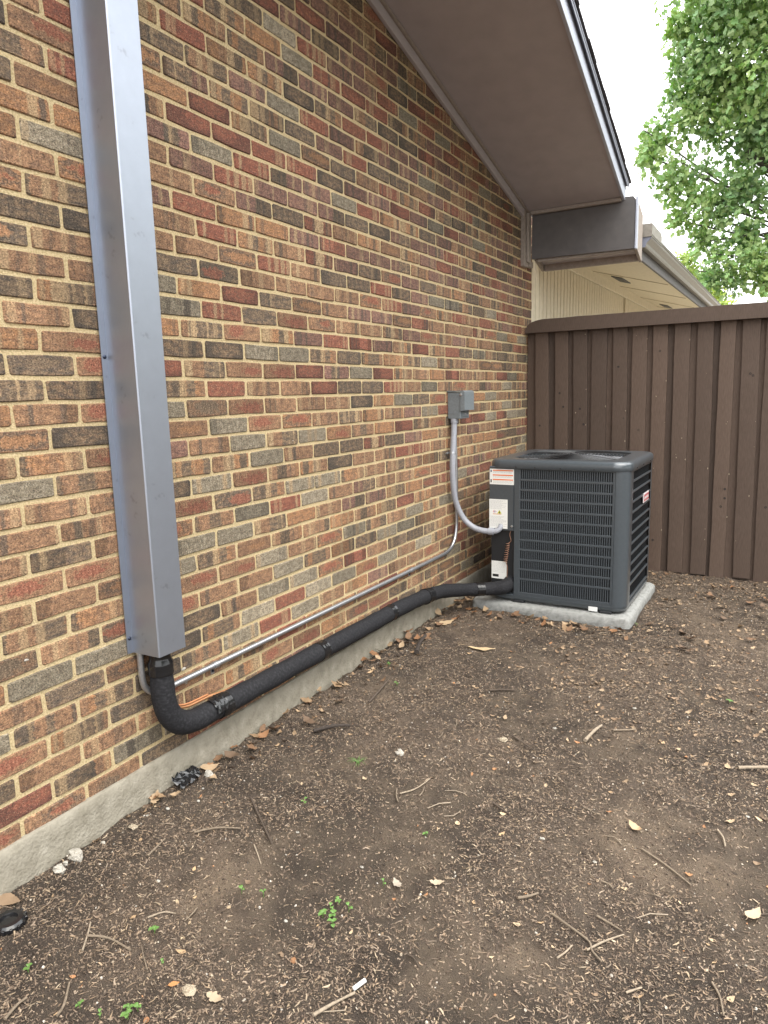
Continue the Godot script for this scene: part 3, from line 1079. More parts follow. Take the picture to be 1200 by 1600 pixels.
	for z in [-1.80, -3.345]:
		b = MB.new()
		b.tube([Vector3(0.019, 0.2375, z + 0.011), Vector3(0.019, 0.2375, z - 0.011)], 0.0135, 14)
		b.bx(Vector3(0.001, 0.20, z + 0.009), Vector3(0.004, 0.228, z - 0.009), 0.001)
		part("strap", b, M.galv, t)
		b = MB.new()
		b.lathe(Vector3(0.004, 0.212, z), Vector3.RIGHT, [Vector2(0.006, 0.0), Vector2(0.005, 0.005), Vector2(0.0, 0.006)], 8)
		part("screw", b, M.screw, t)
	b = MB.new()
	b.bx(Vector3(0.001, 0.50, -3.99), Vector3(0.006, 0.515, -3.963), 0.001)
	b.tube([Vector3(0.019, 0.495, -3.952), Vector3(0.019, 0.52, -3.952)], 0.0130, 14)
	part("strap", b, M.galv, t)

	# grey flexible whip from the disconnect to the condenser
	t = thing("grey_conduit", "thick grey flexible conduit curving from switch box to condenser", "conduit")
	b = MB.new()
	var wp := smooth([Vector3(0.034, 1.03, -3.898), Vector3(0.034, 0.93, -3.885), Vector3(0.034, 0.80, -3.868), Vector3(0.034, 0.68, -3.870), Vector3(0.036, 0.58, -3.888), Vector3(0.048, 0.50, -3.912), Vector3(0.082, 0.425, -3.935), Vector3(0.14, 0.378, -3.945), Vector3(0.20, 0.362, -3.95), Vector3(0.240, 0.360, -3.955)], 6)
	b.tube(wp, 0.0175, 16)
	part("conduit_tube", b, M.pvc, t)
	b = MB.new()
	b.tube([Vector3(0.232, 0.3605, -3.954), Vector3(0.262, 0.3605, -3.957)], 0.0225, 12)
	var el := arc(Vector3(0.258, 0.3605, -3.957), Vector3(0.300, 0.362, -3.962), Vector3(0.302, 0.400, -3.985), 6)
	b.tube(el, 0.0165, 12)
	part("elbow_connector", b, M.pvc, t)
	b = MB.new()
	b.tube([Vector3(0.034, 1.045, -3.899), Vector3(0.034, 1.02, -3.897)], 0.0225, 12)
	part("connector", b, M.pvc, t)
	b = MB.new()
	b.tube([Vector3(0.034, 0.846, -3.874), Vector3(0.034, 0.836, -3.872)], 0.0195, 14)
	b.bx(Vector3(0.001, 0.836, -3.845), Vector3(0.004, 0.846, -3.905), 0.001)
	b.bx(Vector3(0.001, 0.836, -3.838), Vector3(0.012, 0.846, -3.85), 0.001)
	part("strap", b, M.galv, t)


func make_disconnect() -> void:
	var t := thing("disconnect_box", "small grey metal switch box mounted on the bricks", "switch box", Vector3(0.001, 1.045, -3.94))
	# local: x out, y up, z along
	var b := MB.new()
	b.bx(Vector3(0.0, 0.0, -0.068), Vector3(0.082, 0.158, 0.062), 0.003)
	part("body", b, M.box_grey, t)
	b = MB.new()
	b.prism(PackedVector2Array([Vector2(0.0835, 0.046), Vector2(0.112, 0.050), Vector2(0.112, 0.158), Vector2(0.100, 0.166), Vector2(-0.002, 0.166), Vector2(-0.002, 0.1595), Vector2(0.0835, 0.1595)]), Vector3(0, 0, -0.074), Vector3.RIGHT, Vector3.UP, Vector3(0, 0, 0.142))
	part("hooded_cover", b, M.box_grey, t)
	b = MB.new()
	b.bx(Vector3(0.083, 0.012, -0.05), Vector3(0.0865, 0.042, 0.045), 0.002)
	part("lower_flap", b, M.box_grey, t)
	b = MB.new()
	b.lathe(Vector3(0.0865, 0.026, -0.0), Vector3.RIGHT, [Vector2(0.007, 0.0), Vector2(0.006, 0.004), Vector2(0.0, 0.005)], 10)
	part("screw", b, M.galv, t)
	b = MB.new()
	b.bx(Vector3(0.010, 0.030, 0.0625), Vector3(0.070, 0.033, 0.0640), 0.0005)
	b.bx(Vector3(0.010, 0.130, 0.0625), Vector3(0.070, 0.133, 0.0640), 0.0005)
	part("embossed_rib", b, M.box_grey, t)
	b = MB.new()
	b.lathe(Vector3(0.09, 0.142, 0.069), Vector3(0, 0, 1), [Vector2(0.008, 0.0), Vector2(0.008, 0.004), Vector2(0.0, 0.006)], 10)
	part("latch", b, M.galv, t)


# ---------------------------------------------------------------- condenser
func rrect(hw: float, hd: float, r: float, y: float, per := 6) -> Array:
	var out := []
	for q in [[1, 1, 0.0], [-1, 1, 0.5], [-1, -1, 1.0], [1, -1, 1.5]]:
		for i in per + 1:
			var a: float = PI * (q[2] + 0.5 * i / per)
			out.append(Vector3(q[0] * (hw - r) + cos(a) * r, y, q[1] * (hd - r) + sin(a) * r))
	return out


func label_tex(w: int, h: int, style: int) -> ImageTexture:
	var im := Image.create(w, h, false, Image.FORMAT_RGB8)
	im.fill(Color(0.88, 0.88, 0.86))
	var r := RandomNumberGenerator.new()
	r.seed = 50 + style
	var ink := Color(0.45, 0.45, 0.46)
	if style == 0:
		for y in [0.06, 0.36, 0.65]:
			im.fill_rect(Rect2i(int(w * 0.13), int(h * y), int(w * 0.84), int(h * 0.075)), Color(0.86, 0.42, 0.18))
		for y in [0.16, 0.205, 0.25, 0.455, 0.50, 0.545, 0.75, 0.80, 0.85, 0.90]:
			var x := 0.14
			while x < 0.92:
				var l := r.randf_range(0.02, 0.07)
				im.fill_rect(Rect2i(int(w * x), int(h * y), maxi(1, int(w * l)), maxi(1, int(h * 0.018))), ink)
				x += l + 0.012
		im.fill_rect(Rect2i(int(w * 0.035), int(h * 0.07), int(w * 0.06), int(h * 0.14)), Color(0.35, 0.38, 0.45))
		im.fill_rect(Rect2i(int(w * 0.035), int(h * 0.68), int(w * 0.05), int(h * 0.2)), Color(0.1, 0.1, 0.1))
	elif style == 1:
		var y := 0.04
		while y < 0.95:
			if y < 0.33 or y > 0.58:
				var x := 0.06
				var end := r.randf_range(0.6, 0.94)
				while x < end:
					var l := r.randf_range(0.03, 0.11)
					im.fill_rect(Rect2i(int(w * x), int(h * y), maxi(1, int(w * l)), maxi(1, int(h * 0.009))), ink)
					x += l + 0.02
			y += 0.026
		for yy in int(h * 0.13):   # warning diamond and triangle
			var k := float(yy) / (h * 0.13)
			var wd := 1.0 - absf(k * 2.0 - 1.0)
			for xx in range(int(w * (0.3 - 0.1 * wd)), int(w * (0.3 + 0.1 * wd))):
				var edge := absf(xx - w * 0.3) / (w * 0.1 * maxf(wd, 0.01))
				im.set_pixel(xx, int(h * 0.36) + yy, Color(0.75, 0.2, 0.2) if edge > 0.72 else (Color(0.35, 0.35, 0.5) if edge < 0.25 and k > 0.3 and k < 0.7 else Color(0.9, 0.9, 0.9)))
			for xx in range(int(w * (0.56 - 0.12 * k)), int(w * (0.56 + 0.12 * k))):
				im.set_pixel(xx, int(h * 0.36) + yy, Color(0.15, 0.2, 0.1) if absf(xx - w * 0.56) < w * 0.025 and k > 0.4 else Color(0.72, 0.72, 0.22))
		im.fill_rect(Rect2i(int(w * 0.2), int(h * 0.5), int(w * 0.47), int(h * 0.02)), Color(0.78, 0.5, 0.25))
	else:
		var y2 := 0.07
		while y2 < 0.68:
			var x2 := 0.07
			while x2 < 0.88:
				var l2 := r.randf_range(0.03, 0.12)
				im.fill_rect(Rect2i(int(w * x2), int(h * y2), maxi(1, int(w * l2)), maxi(1, int(h * 0.016))), ink)
				x2 += l2 + 0.03
			y2 += 0.07
		im.fill_rect(Rect2i(int(w * 0.07), int(h * 0.76), int(w * 0.40), int(h * 0.15)), Color(0.08, 0.08, 0.08))
	return ImageTexture.create_from_image(im)


func sticker(called: String, lo: Vector3, hi: Vector3, tex: Texture2D, parent: Node, says: String) -> void:
	var b := MB.new()
	var a := Vector3(lo.x, lo.y, hi.z)
	var d := Vector3(hi.x, hi.y, hi.z)
	b.tri(a, Vector3(d.x, a.y, a.z), d, Vector3.BACK, Vector3.BACK, Vector3.BACK, Vector2(0, 1), Vector2(1, 1), Vector2(1, 0))
	b.tri(a, d, Vector3(a.x, d.y, a.z), Vector3.BACK, Vector3.BACK, Vector3.BACK, Vector2(0, 1), Vector2(1, 0), Vector2(0, 0))
	var m := mat(Color.WHITE, 0.5)
	m.albedo_texture = tex
	tag(part(called, b, m, parent), says)


func make_condenser() -> void:
	# concrete pad first
	var b := MB.new()
	var f := noise(9.0, 17, 4)
	var rows := []
	var outline := func(y: float, grow: float) -> Array:
		var line := []
		var pts := rrect(0.475 + grow, 0.43 + grow, 0.03 + maxf(grow, 0.0), y, 5)
		for i in pts.size():
			var p0: Vector3 = pts[i]
			var p1: Vector3 = pts[(i + 1) % pts.size()]
			for k in 4:
				var p := p0.lerp(p1, k / 4.0)
				var q := f.get_noise_3d(p.x * 1.5, y * 4.0, p.z * 1.5) * 0.009
				line.append(p + Vector3(signf(p.x) * q, q * 0.4, signf(p.z) * q))
		return line
	for q in [[-0.19, 0.0], [-0.12, 0.003], [-0.095, 0.0], [-0.082, -0.004], [-0.074, -0.016], [-0.072, -0.05], [-0.072, -0.2], [-0.072, -0.40]]:
		rows.append(outline.call(q[0], q[1]))
	var pad_at := Vector3(0.600, 0, -4.36)
	for line in rows:
		for i in line.size():
			line[i] += pad_at
	b.grid(rows, true, -1.0)
	var pad := part("concrete_pad", b, M.pad)
	tag(pad, "worn pale grey concrete slab under the condenser", "slab")

	# the unit: local x right, y up, z towards the camera; origin at the middle of its base
	var t := thing("condenser", "dark grey slatted air-conditioning condenser on the concrete slab", "condenser", Vector3(0.635, -0.058, -4.362))
	var hw := 0.4075
	var hd := 0.39
	var top := 0.815
	# base pan
	b = MB.new()
	rows = []
	for q in [[0.0, -0.02], [0.004, -0.004], [0.03, 0.0], [0.034, -0.004], [0.034, -0.06]]:
		rows.append(rrect(hw + q[1], hd + q[1], 0.075, q[0]))
	b.grid(rows, true, -1.0)
	part("base_pan", b, M.ac, t)
	for q in [[-0.22, 0.36], [0.3, 0.36], [-0.3, -0.33], [0.3, -0.33]]:
		b = MB.new()
		b.bx(Vector3(q[0] - 0.035, -0.016, q[1] - 0.03), Vector3(q[0] + 0.035, 0.002, q[1] + 0.03), 0.004)
		part("foot", b, M.ac_dark, t)
	# dark coil inside
	b = MB.new()
	rows = []
	for y in [0.034, top]:
		rows.append(rrect(hw - 0.05, hd - 0.05, 0.05, y))
	b.grid(rows, true, -1.0)
	part("coil", b, M.coil, t)
	# corner posts
	b = MB.new()
	var xs := [[0.338, hd], [0.344, hd + 0.002]]
	rows = []
	for y in [0.03, top + 0.002]:
		var line := [Vector3(0.336, y, hd - 0.012), Vector3(0.336, y, hd)]
		for i in 9:
			var a := PI * 0.5 * (1.0 - i / 8.0)
			line.append(Vector3(hw - 0.07 + cos(a) * 0.0705, y, hd - 0.07 + sin(a) * 0.0705))
		line.append(Vector3(hw + 0.0005, y, hd - 0.125))
		line.append(Vector3(hw - 0.012, y, hd - 0.125))
		rows.append(line)
	b.grid(rows, false, 1.0)
	part("corner_post", b, M.ac, t)
	b = MB.new()
	rows = []
	for y in [0.03, top + 0.002]:
		var line2 := [Vector3(hw, y, -hd + 0.10)]
		for i in 9:
			var a2 := -PI * 0.5 * i / 8.0
			line2.append(Vector3(hw - 0.07 + cos(a2) * 0.0705, y, -hd + 0.07 + sin(a2) * 0.0705))
		line2.append(Vector3(0.3, y, -hd))
		rows.append(line2)
	b.grid(rows, false, 1.0)
	part("corner_post", b, M.ac, t)
	# front grille: fins behind, bars and frame in front
	var gl := -0.249
	var gr := 0.337
	var g0 := 0.040
	var g1 := 0.800
	b = MB.new()
	b.bx(Vector3(gl, g0 - 0.008, hd - 0.012), Vector3(gl + 0.036, top, hd), 0.002)
	b.bx(Vector3(gr - 0.014, g0 - 0.008, hd - 0.012), Vector3(gr - 0.001, top, hd - 0.0005), 0.002)
	b.bx(Vector3(gl + 0.036, g1, hd - 0.010), Vector3(gr - 0.014, top, hd - 0.0012), 0.002)
	b.bx(Vector3(gl + 0.036, g0 - 0.008, hd - 0.010), Vector3(gr - 0.014, g0 + 0.014, hd - 0.0012), 0.002)
	part("grille_frame", b, M.ac, t)
	var unit_h := (g1 - g0 - 0.014) / 12.35
	b = MB.new()
	for i in range(1, 12):
		var y := g0 + 0.014 + unit_h * (1.35 + (i - 1))
		b.bx(Vector3(gl + 0.034, y - 0.0062, hd - 0.008), Vector3(gr - 0.013, y + 0.0062, hd - 0.0016), 0.0015)
	tag(part("grille_bars", b, M.ac, t), "", "", "", "stuff")
	b = MB.new()
	var nf := 42
	var turn := Basis(Vector3.UP, 0.12)
	for i in nf + 1:
		var x := gl + 0.036 + (gr - 0.014 - gl - 0.036) * i / nf
		b.box(Vector3(x, (g0 + g1) * 0.5, hd - 0.0062), Vector3(0.0058, g1 - g0, 0.008), 0.0008, turn)
	tag(part("grille_fins", b, M.ac, t), "", "", "", "stuff")
	# right and rear sides: the same bars over the dark coil
	b = MB.new()
	for i in range(0, 13):
		var y := g0 + 0.014 + (0.0 if i == 0 else unit_h * (1.35 + (i - 1)))
		b.bx(Vector3(hw - 0.010, y - 0.0062, -hd + 0.09), Vector3(hw, y + 0.0062, hd - 0.124), 0.002)
		b.bx(Vector3(-hw + 0.05, y - 0.0062, -hd), Vector3(0.31, y + 0.0062, -hd + 0.01), 0.002)
		b.bx(Vector3(-hw, y - 0.0062, -hd + 0.09), Vector3(-hw + 0.010, y + 0.0062, hd - 0.16), 0.002)
	tag(part("side_grille_bars", b, M.ac, t), "", "", "", "stuff")
	b = MB.new()
	for i in 34:
		var z := -hd + 0.09 + (2 * hd - 0.214) * i / 33.0
		b.box(Vector3(hw - 0.014, (g0 + g1) * 0.5, z), Vector3(0.006, g1 - g0, 0.002), 0.0004, Basis(Vector3.UP, -0.7))
	tag(part("side_grille_fins", b, M.ac_dark, t), "", "", "", "stuff")  # same fins as the front; the darker colour paints shade in the slots
	# left: access cover above, recessed service panel below
	b = MB.new()
	b.bx(Vector3(-hw, 0.425, hd - 0.16), Vector3(gl - 0.002, top, hd - 0.003), 0.004)
	var acc := part("access_cover", b, M.ac, t)
	b = MB.new()
	b.bx(Vector3(-hw + 0.002, 0.03, hd - 0.16), Vector3(gl - 0.003, 0.424, hd - 0.030), 0.003)
	part("service_panel", b, M.ac_dark, t)
	b = MB.new()
	b.lathe(Vector3(-0.262, 0.455, hd - 0.003), Vector3.BACK, [Vector2(0.008, 0.0), Vector2(0.007, 0.004), Vector2(0.0, 0.005)], 10)
	part("screw", b, M.galv, acc)
	# lid: rounded rim, flat top, round opening
	b = MB.new()
	rows = []
	for q in [[0.804, 0.001, 0.085], [0.806, 0.008, 0.09], [0.826, 0.0095, 0.095], [0.840, 0.008, 0.095], [0.850, 0.002, 0.09], [0.856, -0.008, 0.085], [0.858, -0.018, 0.08]]:
		rows.append(rrect(hw + q[1], hd + q[1], q[2], q[0]))
	b.grid(rows, true, -1.0)
	var ring: Array = rows[-1]
	var R := 0.372
	var r2 := []
	var r3 := []
	var r4 := []
	for p in ring:
		var d := Vector3(p.x, 0, p.z).normalized()
		r2.append(Vector3(d.x * (R + 0.010), 0.858, d.z * (R + 0.010)))
		r3.append(Vector3(d.x * R, 0.854, d.z * R))
		r4.append(Vector3(d.x * (R - 0.01), 0.80, d.z * (R - 0.01)))
	b.grid([ring, r2], true, -1.0)
	b.grid([r2, r3, r4], true, -1.0)
	var lid := part("top_cover", b, M.ac, t)
	for q in [[-0.235, hd + 0.0095, 0], [-0.12, hd + 0.0095, 0], [0.03, hd + 0.0095, 0], [0.22, hd + 0.0095, 0], [hw + 0.0095, 0.22, 1], [hw + 0.0095, 0.02, 1], [hw + 0.0095, -0.2, 1]]:
		b = MB.new()
		var o := Vector3(q[0], 0.815, q[1])
		b.lathe(o - (Vector3.BACK if q[2] == 0 else Vector3.RIGHT) * 0.001, Vector3.BACK if q[2] == 0 else Vector3.RIGHT, [Vector2(0.005, 0.0), Vector2(0.0045, 0.003), Vector2(0.0, 0.004)], 8)
		part("screw", b, M.ac_dark, lid)
	# fan guard
	b = MB.new()
	for k in range(1, 18):
		var rr := R * k / 17.5
		var c := []
		for i in 41:
			c.append(Vector3(cos(TAU * i / 40.0) * rr, 0.856 + 0.012 * (1.0 - rr / R), sin(TAU * i / 40.0) * rr))
		b.tube(c, 0.0014, 5, false)
	for i in 12:
		var a := TAU * i / 12.0
		b.tube([Vector3(cos(a) * 0.03, 0.868, sin(a) * 0.03), Vector3(cos(a) * R, 0.850, sin(a) * R)], 0.002, 5)
	part("fan_guard", b, M.wire, t)
	# fan: hub and three broad blades at rest
	b = MB.new()
	b.lathe(Vector3(0, 0.80, 0), Vector3.UP, [Vector2(0.05, 0.0), Vector2(0.05, 0.045), Vector2(0.04, 0.052), Vector2(0.0, 0.054)], 16)
	var fan := part("fan_hub", b, M.ac_dark, t)
	for k in 3:
		b = MB.new()
		rows = []
		var a0 := TAU * k / 3.0 + 0.35
		for i in 9:
			var rr := 0.045 + 0.29 * i / 8.0
			var line := []
			for j in 7:
				var u := j / 6.0 - 0.5
				var a := a0 + u * (0.8 + 0.35 * i / 8.0) + 0.18 * i / 8.0
				line.append(Vector3(cos(a) * rr, 0.838 - u * 0.03 + 0.008 * (1.0 - 4.0 * u * u), sin(a) * rr))
			rows.append(line)
		b.grid(rows, false, 1.0)
		part("fan_blade", b, M.blade, fan)
	# stickers
	var zf := hd - 0.0022
	sticker("warning_label", Vector3(-0.404, 0.706, 0), Vector3(-0.251, 0.800, zf), label_tex(160, 100, 0), acc, "white label with three orange bars")
	sticker("data_label", Vector3(-0.4065, 0.437, 0), Vector3(-0.290, 0.616, zf), label_tex(128, 200, 1), acc, "white instruction label with warning symbols")
	sticker("data_label", Vector3(-0.402, 0.115, 0), Vector3(-0.304, 0.226, hd - 0.0292), label_tex(100, 112, 2), t, "small white label with a black block")
	b = MB.new()
	b.bx(Vector3(0.205, -0.006, hd + 0.001), Vector3(0.256, 0.020, hd + 0.0025), 0.0005)
	part("blank_sticker", b, M.white_plastic, t)
	# maker's badge on the right side
	b = MB.new()
	b.bx(Vector3(hw, 0.572, -0.21), Vector3(hw + 0.006, 0.628, -0.045), 0.002)
	var badge := part("badge", b, mat(lin(0.62, 0.55, 0.55), 0.4), t)
	tag(badge, "red and white maker's badge")
	b = MB.new()
	b.bx(Vector3(hw + 0.006, 0.580, -0.203), Vector3(hw + 0.0068, 0.620, -0.052), 0.0003)
	part("badge_face", b, mat(lin(0.45, 0.10, 0.11), 0.4), badge)
	b = MB.new()
	for i in 7:
		b.bx(Vector3(hw + 0.0068, 0.592, -0.062 - i * 0.0195), Vector3(hw + 0.0074, 0.608, -0.062 - i * 0.0195 - 0.011), 0.0002)
	part("badge_lettering", b, M.white_plastic, badge)
	# coiled copper capillary in front of the service panel
	b = MB.new()
	var hx := []
	hx.append_array(smooth([Vector3(-0.272, 0.43, hd - 0.02), Vector3(-0.280, 0.40, hd - 0.014), Vector3(-0.270, 0.365, hd - 0.012), Vector3(-0.286, 0.350, hd - 0.012)], 4))
	for i in 96:
		var u := i / 95.0
		var a := TAU * 9.0 * u
		hx.append(Vector3(-0.290 - 0.018 * u + cos(a) * 0.011, 0.350 - 0.125 * u, hd - 0.013 + sin(a) * 0.011))
	hx.append_array(smooth([Vector3(-0.300, 0.222, hd - 0.01), Vector3(-0.292, 0.19, hd - 0.012), Vector3(-0.296, 0.14, hd - 0.012), Vector3(-0.294, 0.09, hd - 0.012)], 4))
	b.tube(hx, 0.0022, 6)
	part("coiled_wire", b, mat(lin(0.30, 0.165, 0.11), 0.5, 0.3), t)


# ---------------------------------------------------------------- fence
func make_fence() -> void:
	var t := thing("board_fence", "dark brown board-on-board wooden fence with a flat cap rail", "fence")
	var r := RandomNumberGenerator.new()
	r.seed = 19
	var edges := [[0.07, 0.171], [0.221, 0.321], [0.357, 0.461], [0.494, 0.603], [0.645, 0.746], [0.778, 0.881], [0.917, 1.014], [1.056, 1.157], [1.201, 1.302], [1.343, 1.436], [1.473, 1.579]]
	var x := 1.611
	while x < 4.2:
		edges.append([x, x + 0.104])
		x += 0.141
	# boards of the rear layer
	x = 0.003
	while x < 4.2:
		var b0 := MB.new()
		b0.bx(Vector3(x, -0.16, -5.352), Vector3(x + 0.137, 1.655, -5.333), 0.002)
		part("rear_board", b0, M.fence[r.randi() % 5], t)
		x += 0.140
	for e in edges:
		var b := MB.new()
		var lean := r.randf_range(0.004, 0.03)
		var f := noise(1.3, r.randi() % 1000, 3)
		var rows := []
		var w: float = e[1] - e[0]
		var zf := -5.302 + r.randf_range(-0.002, 0.003)
		var bottom := -0.125 + r.randf_range(-0.02, 0.012)
		for i in 15:
			var y := lerpf(1.655, bottom, i / 14.0)
			var dx := lean * i / 14.0 + f.get_noise_1d(y * 2.0) * 0.004
			var x0: float = e[0] + dx + f.get_noise_2d(y * 5.0, 3.0) * 0.0015
			var x1: float = e[1] + dx + f.get_noise_2d(y * 5.0, 9.0) * 0.0015
			var bow := f.get_noise_2d(y * 2.0, 20.0) * 0.003
			rows.append([Vector3(x0, y, zf - 0.028 + bow), Vector3(x0, y, zf - 0.0025 + bow), Vector3(x0 + 0.0025, y, zf + bow), Vector3(x0 + w * 0.5, y, zf + bow + 0.0006), Vector3(x1 - 0.0025, y, zf + bow), Vector3(x1, y, zf - 0.0025 + bow), Vector3(x1, y, zf - 0.028 + bow)])
		b.grid(rows, false, -1.0)
		var board := part("board", b, M.fence[r.randi() % 5], t)
		for k in r.randi() % 4:
			var kb := MB.new()
			var ky := r.randf_range(0.1, 1.5)
			var kx: float = (e[0] + e[1]) * 0.5 + r.randf_range(-0.03, 0.03) + lean * (1.655 - ky) / 1.8
			kb.lathe(Vector3(kx, ky, zf - 0.001), Vector3.BACK, [Vector2(0.009, 0.0), Vector2(0.008, 0.0022), Vector2(0.004, 0.0026), Vector2(0.003, 0.0012), Vector2(0.0, 0.0012)], 9)
			part("knot", kb, M.knot, board)
	for i in 46:
		var bi := r.randi() % 11
		var e: Array = edges[bi]
		var cb := MB.new()
		var cy := r.randf_range(0.1, 1.6)
		var side: float = e[1] - 0.003 if r.randf() < 0.5 else r.randf_range(e[0] + 0.01, e[1] - 0.01)
		var k := r.randf_range(0.0018, 0.0042)
		var pl := PackedVector2Array()
		for q0 in 6:
			pl.append(Vector2(cos(q0 * TAU / 6.0) * k * r.randf_range(0.5, 1.1), sin(q0 * TAU / 6.0) * k * r.randf_range(0.8, 2.2)))
		cb.prism(pl, Vector3(side + 0.016 * (1.655 - cy) / 1.8, cy, -5.3025), Vector3.RIGHT, Vector3.UP, Vector3(0, 0, 0.0068))
		part("paint_chip", cb, M.stone_tan, t)
	# cap rail with its worn rounded end
	var c := MB.new()
	var poly := PackedVector2Array([Vector2(0.004, 1.626), Vector2(0.002, 1.646), Vector2(0.010, 1.664), Vector2(0.030, 1.688), Vector2(0.055, 1.704), Vector2(0.085, 1.713), Vector2(0.13, 1.721)])
	var q := 0.2
	while q < 4.2:
		poly.append(Vector2(q, 1.7225 + r.randf_range(-0.0018, 0.0018)))
		q += 0.1
	poly.append(Vector2(4.2, 1.626))
	c.prism(poly, Vector3(0, 0, -5.262), Vector3.RIGHT, Vector3.UP, Vector3(0, 0, -0.036))
	tag(part("cap_rail", c, M.fence[1], t), "flat brown rail along the top of the fence")
	c = MB.new()
	c.bx(Vector3(0.02, 1.66, -5.42), Vector3(4.2, 1.70, -5.30), 0.003)
	part("top_board", c, M.fence[2], t)
	for px in [0.05, 2.2, 4.1]:
		c = MB.new()
		c.bx(Vector3(px, -0.4, -5.45), Vector3(px + 0.09, 1.655, -5.355), 0.003)
		part("post", c, M.fence[0], t)


# ---------------------------------------------------------------- trees
func leaf_sprig(seed_: int, count: int, size: float, reach: float) -> MB:
	var r := RandomNumberGenerator.new()
	r.seed = seed_
	var b := MB.new()
	for i in count:
		var dir := Vector3(r.randf_range(-1, 1), r.randf_range(-0.7, 1.0), r.randf_range(-1, 1)).normalized()
		var at := dir * reach * r.randf_range(0.25, 1.0)
		var side := dir.cross(Vector3(r.randf_range(-1, 1), r.randf_range(-0.3, 1), r.randf_range(-1, 1))).normalized()
		var nn := side.cross(dir).normalized()
		var l := size * r.randf_range(0.7, 1.25)
		var k := r.randf_range(0.75, 1.25)
		b.col = Color(k * r.randf_range(0.85, 1.2), k, k * 0.9)
		# lobed leaf: seven-point outline folded along the midrib
		var tip := at + dir * l - nn * l * 0.12
		for s in [-1.0, 1.0]:
			var o: Vector3 = side * s
			var m0 := (nn - o * 0.35).normalized()
			var p1: Vector3 = at + dir * l * 0.22 + o * l * 0.42 + nn * l * 0.10
			var p2: Vector3 = at + dir * l * 0.45 + o * l * 0.20 + nn * l * 0.05
			var p3: Vector3 = at + dir * l * 0.72 + o * l * 0.34 + nn * l * 0.02
			b.tri(at, p1, p2, m0, m0, m0)
			b.tri(at, p2, tip, m0, m0, m0)
			b.tri(p2, p3, tip, m0, m0, m0)
	return b


func make_tree(called: String, label: String, base: Vector3, blobs: Array, tint: Color, leaf: float, per: float, seed_: int) -> void:
	var t := thing(called, label, "tree")
	var r := RandomNumberGenerator.new()
	r.seed = seed_
	# trunk and limbs reaching into each clump
	var fork := base + Vector3(0, 2.2, 0)
	var top := Vector3.ZERO
	for q in blobs: top += Vector3(q[0], q[1], q[2]) / blobs.size()
	var b := MB.new()
	var spine := smooth([base - Vector3(0, 0.3, 0), base + Vector3(0.03, 1.0, 0.02), fork, fork.lerp(top, 0.5) + Vector3(0.1, 0.2, 0), top], 5)
	var rad := []
	for i in spine.size():
		rad.append(lerpf(0.20, 0.045, float(i) / spine.size()))
	b.tube(spine, rad, 12)
	part("trunk", b, M.bark, t)
	for q in blobs:
		var c := Vector3(q[0], q[1], q[2])
		var k: int = clampi(int(spine.size() * r.randf_range(0.45, 0.9)), 0, spine.size() - 1)
		var a: Vector3 = spine[k]
		b = MB.new()
		var lp := smooth([a, a.lerp(c, 0.5) + Vector3(r.randf_range(-0.2, 0.2), r.randf_range(-0.25, 0.1), r.randf_range(-0.2, 0.2)), c, c + (c - a).normalized() * q[3] * 0.7], 4)
		var lr := []
		for i in lp.size():
			lr.append(lerpf(0.020, 0.004, float(i) / lp.size()))
		b.tube(lp, lr, 7)
		part("limb", b, M.bark, t)
	var places := []
	for q in blobs:
		var n := int(per * q[3] * q[3] * (q[4] if q.size() > 4 else 1.0)) + 12
		for i in n:
			var d := Vector3(r.randf_range(-1, 1), r.randf_range(-1, 1), r.randf_range(-1, 1))
			if d.length() > 1.0:
				d = d.normalized() * r.randf_range(0.5, 1.0)
			var u: Vector3 = d * float(q[3]) * 0.86 * Vector3(1.0, 0.95, 1.0)
			places.append(Vector3(q[0], q[1], q[2]) + u * r.randf_range(0.8, 1.12))
	var mm := MultiMesh.new()
	mm.transform_format = MultiMesh.TRANSFORM_3D
	mm.use_colors = true
	mm.mesh = leaf_sprig(seed_, 9, leaf, leaf * 1.5).mesh()
	mm.instance_count = places.size()
	var nz := noise(0.9, seed_, 2)
	for i in places.size():
		var bs := Basis.from_euler(Vector3(r.randf_range(-0.7, 0.7), r.randf() * TAU, r.randf_range(-0.7, 0.7))).scaled(Vector3.ONE * r.randf_range(0.75, 1.25))
		mm.set_instance_transform(i, Transform3D(bs, places[i]))
		var g := nz.get_noise_3dv(places[i])
		var y := clampf(0.5 + g * 1.2 + r.randf_range(-0.25, 0.25), 0.0, 1.0)
		mm.set_instance_color(i, tint.lerp(Color(tint.r * 1.5, tint.g * 1.35, tint.b * 1.15), y))
	var o := MultiMeshInstance3D.new()
	o.name = "crown"
	o.multimesh = mm
	o.material_override = M.leaf
	t.add_child(o)
	tag(o, "", "", "", "stuff")


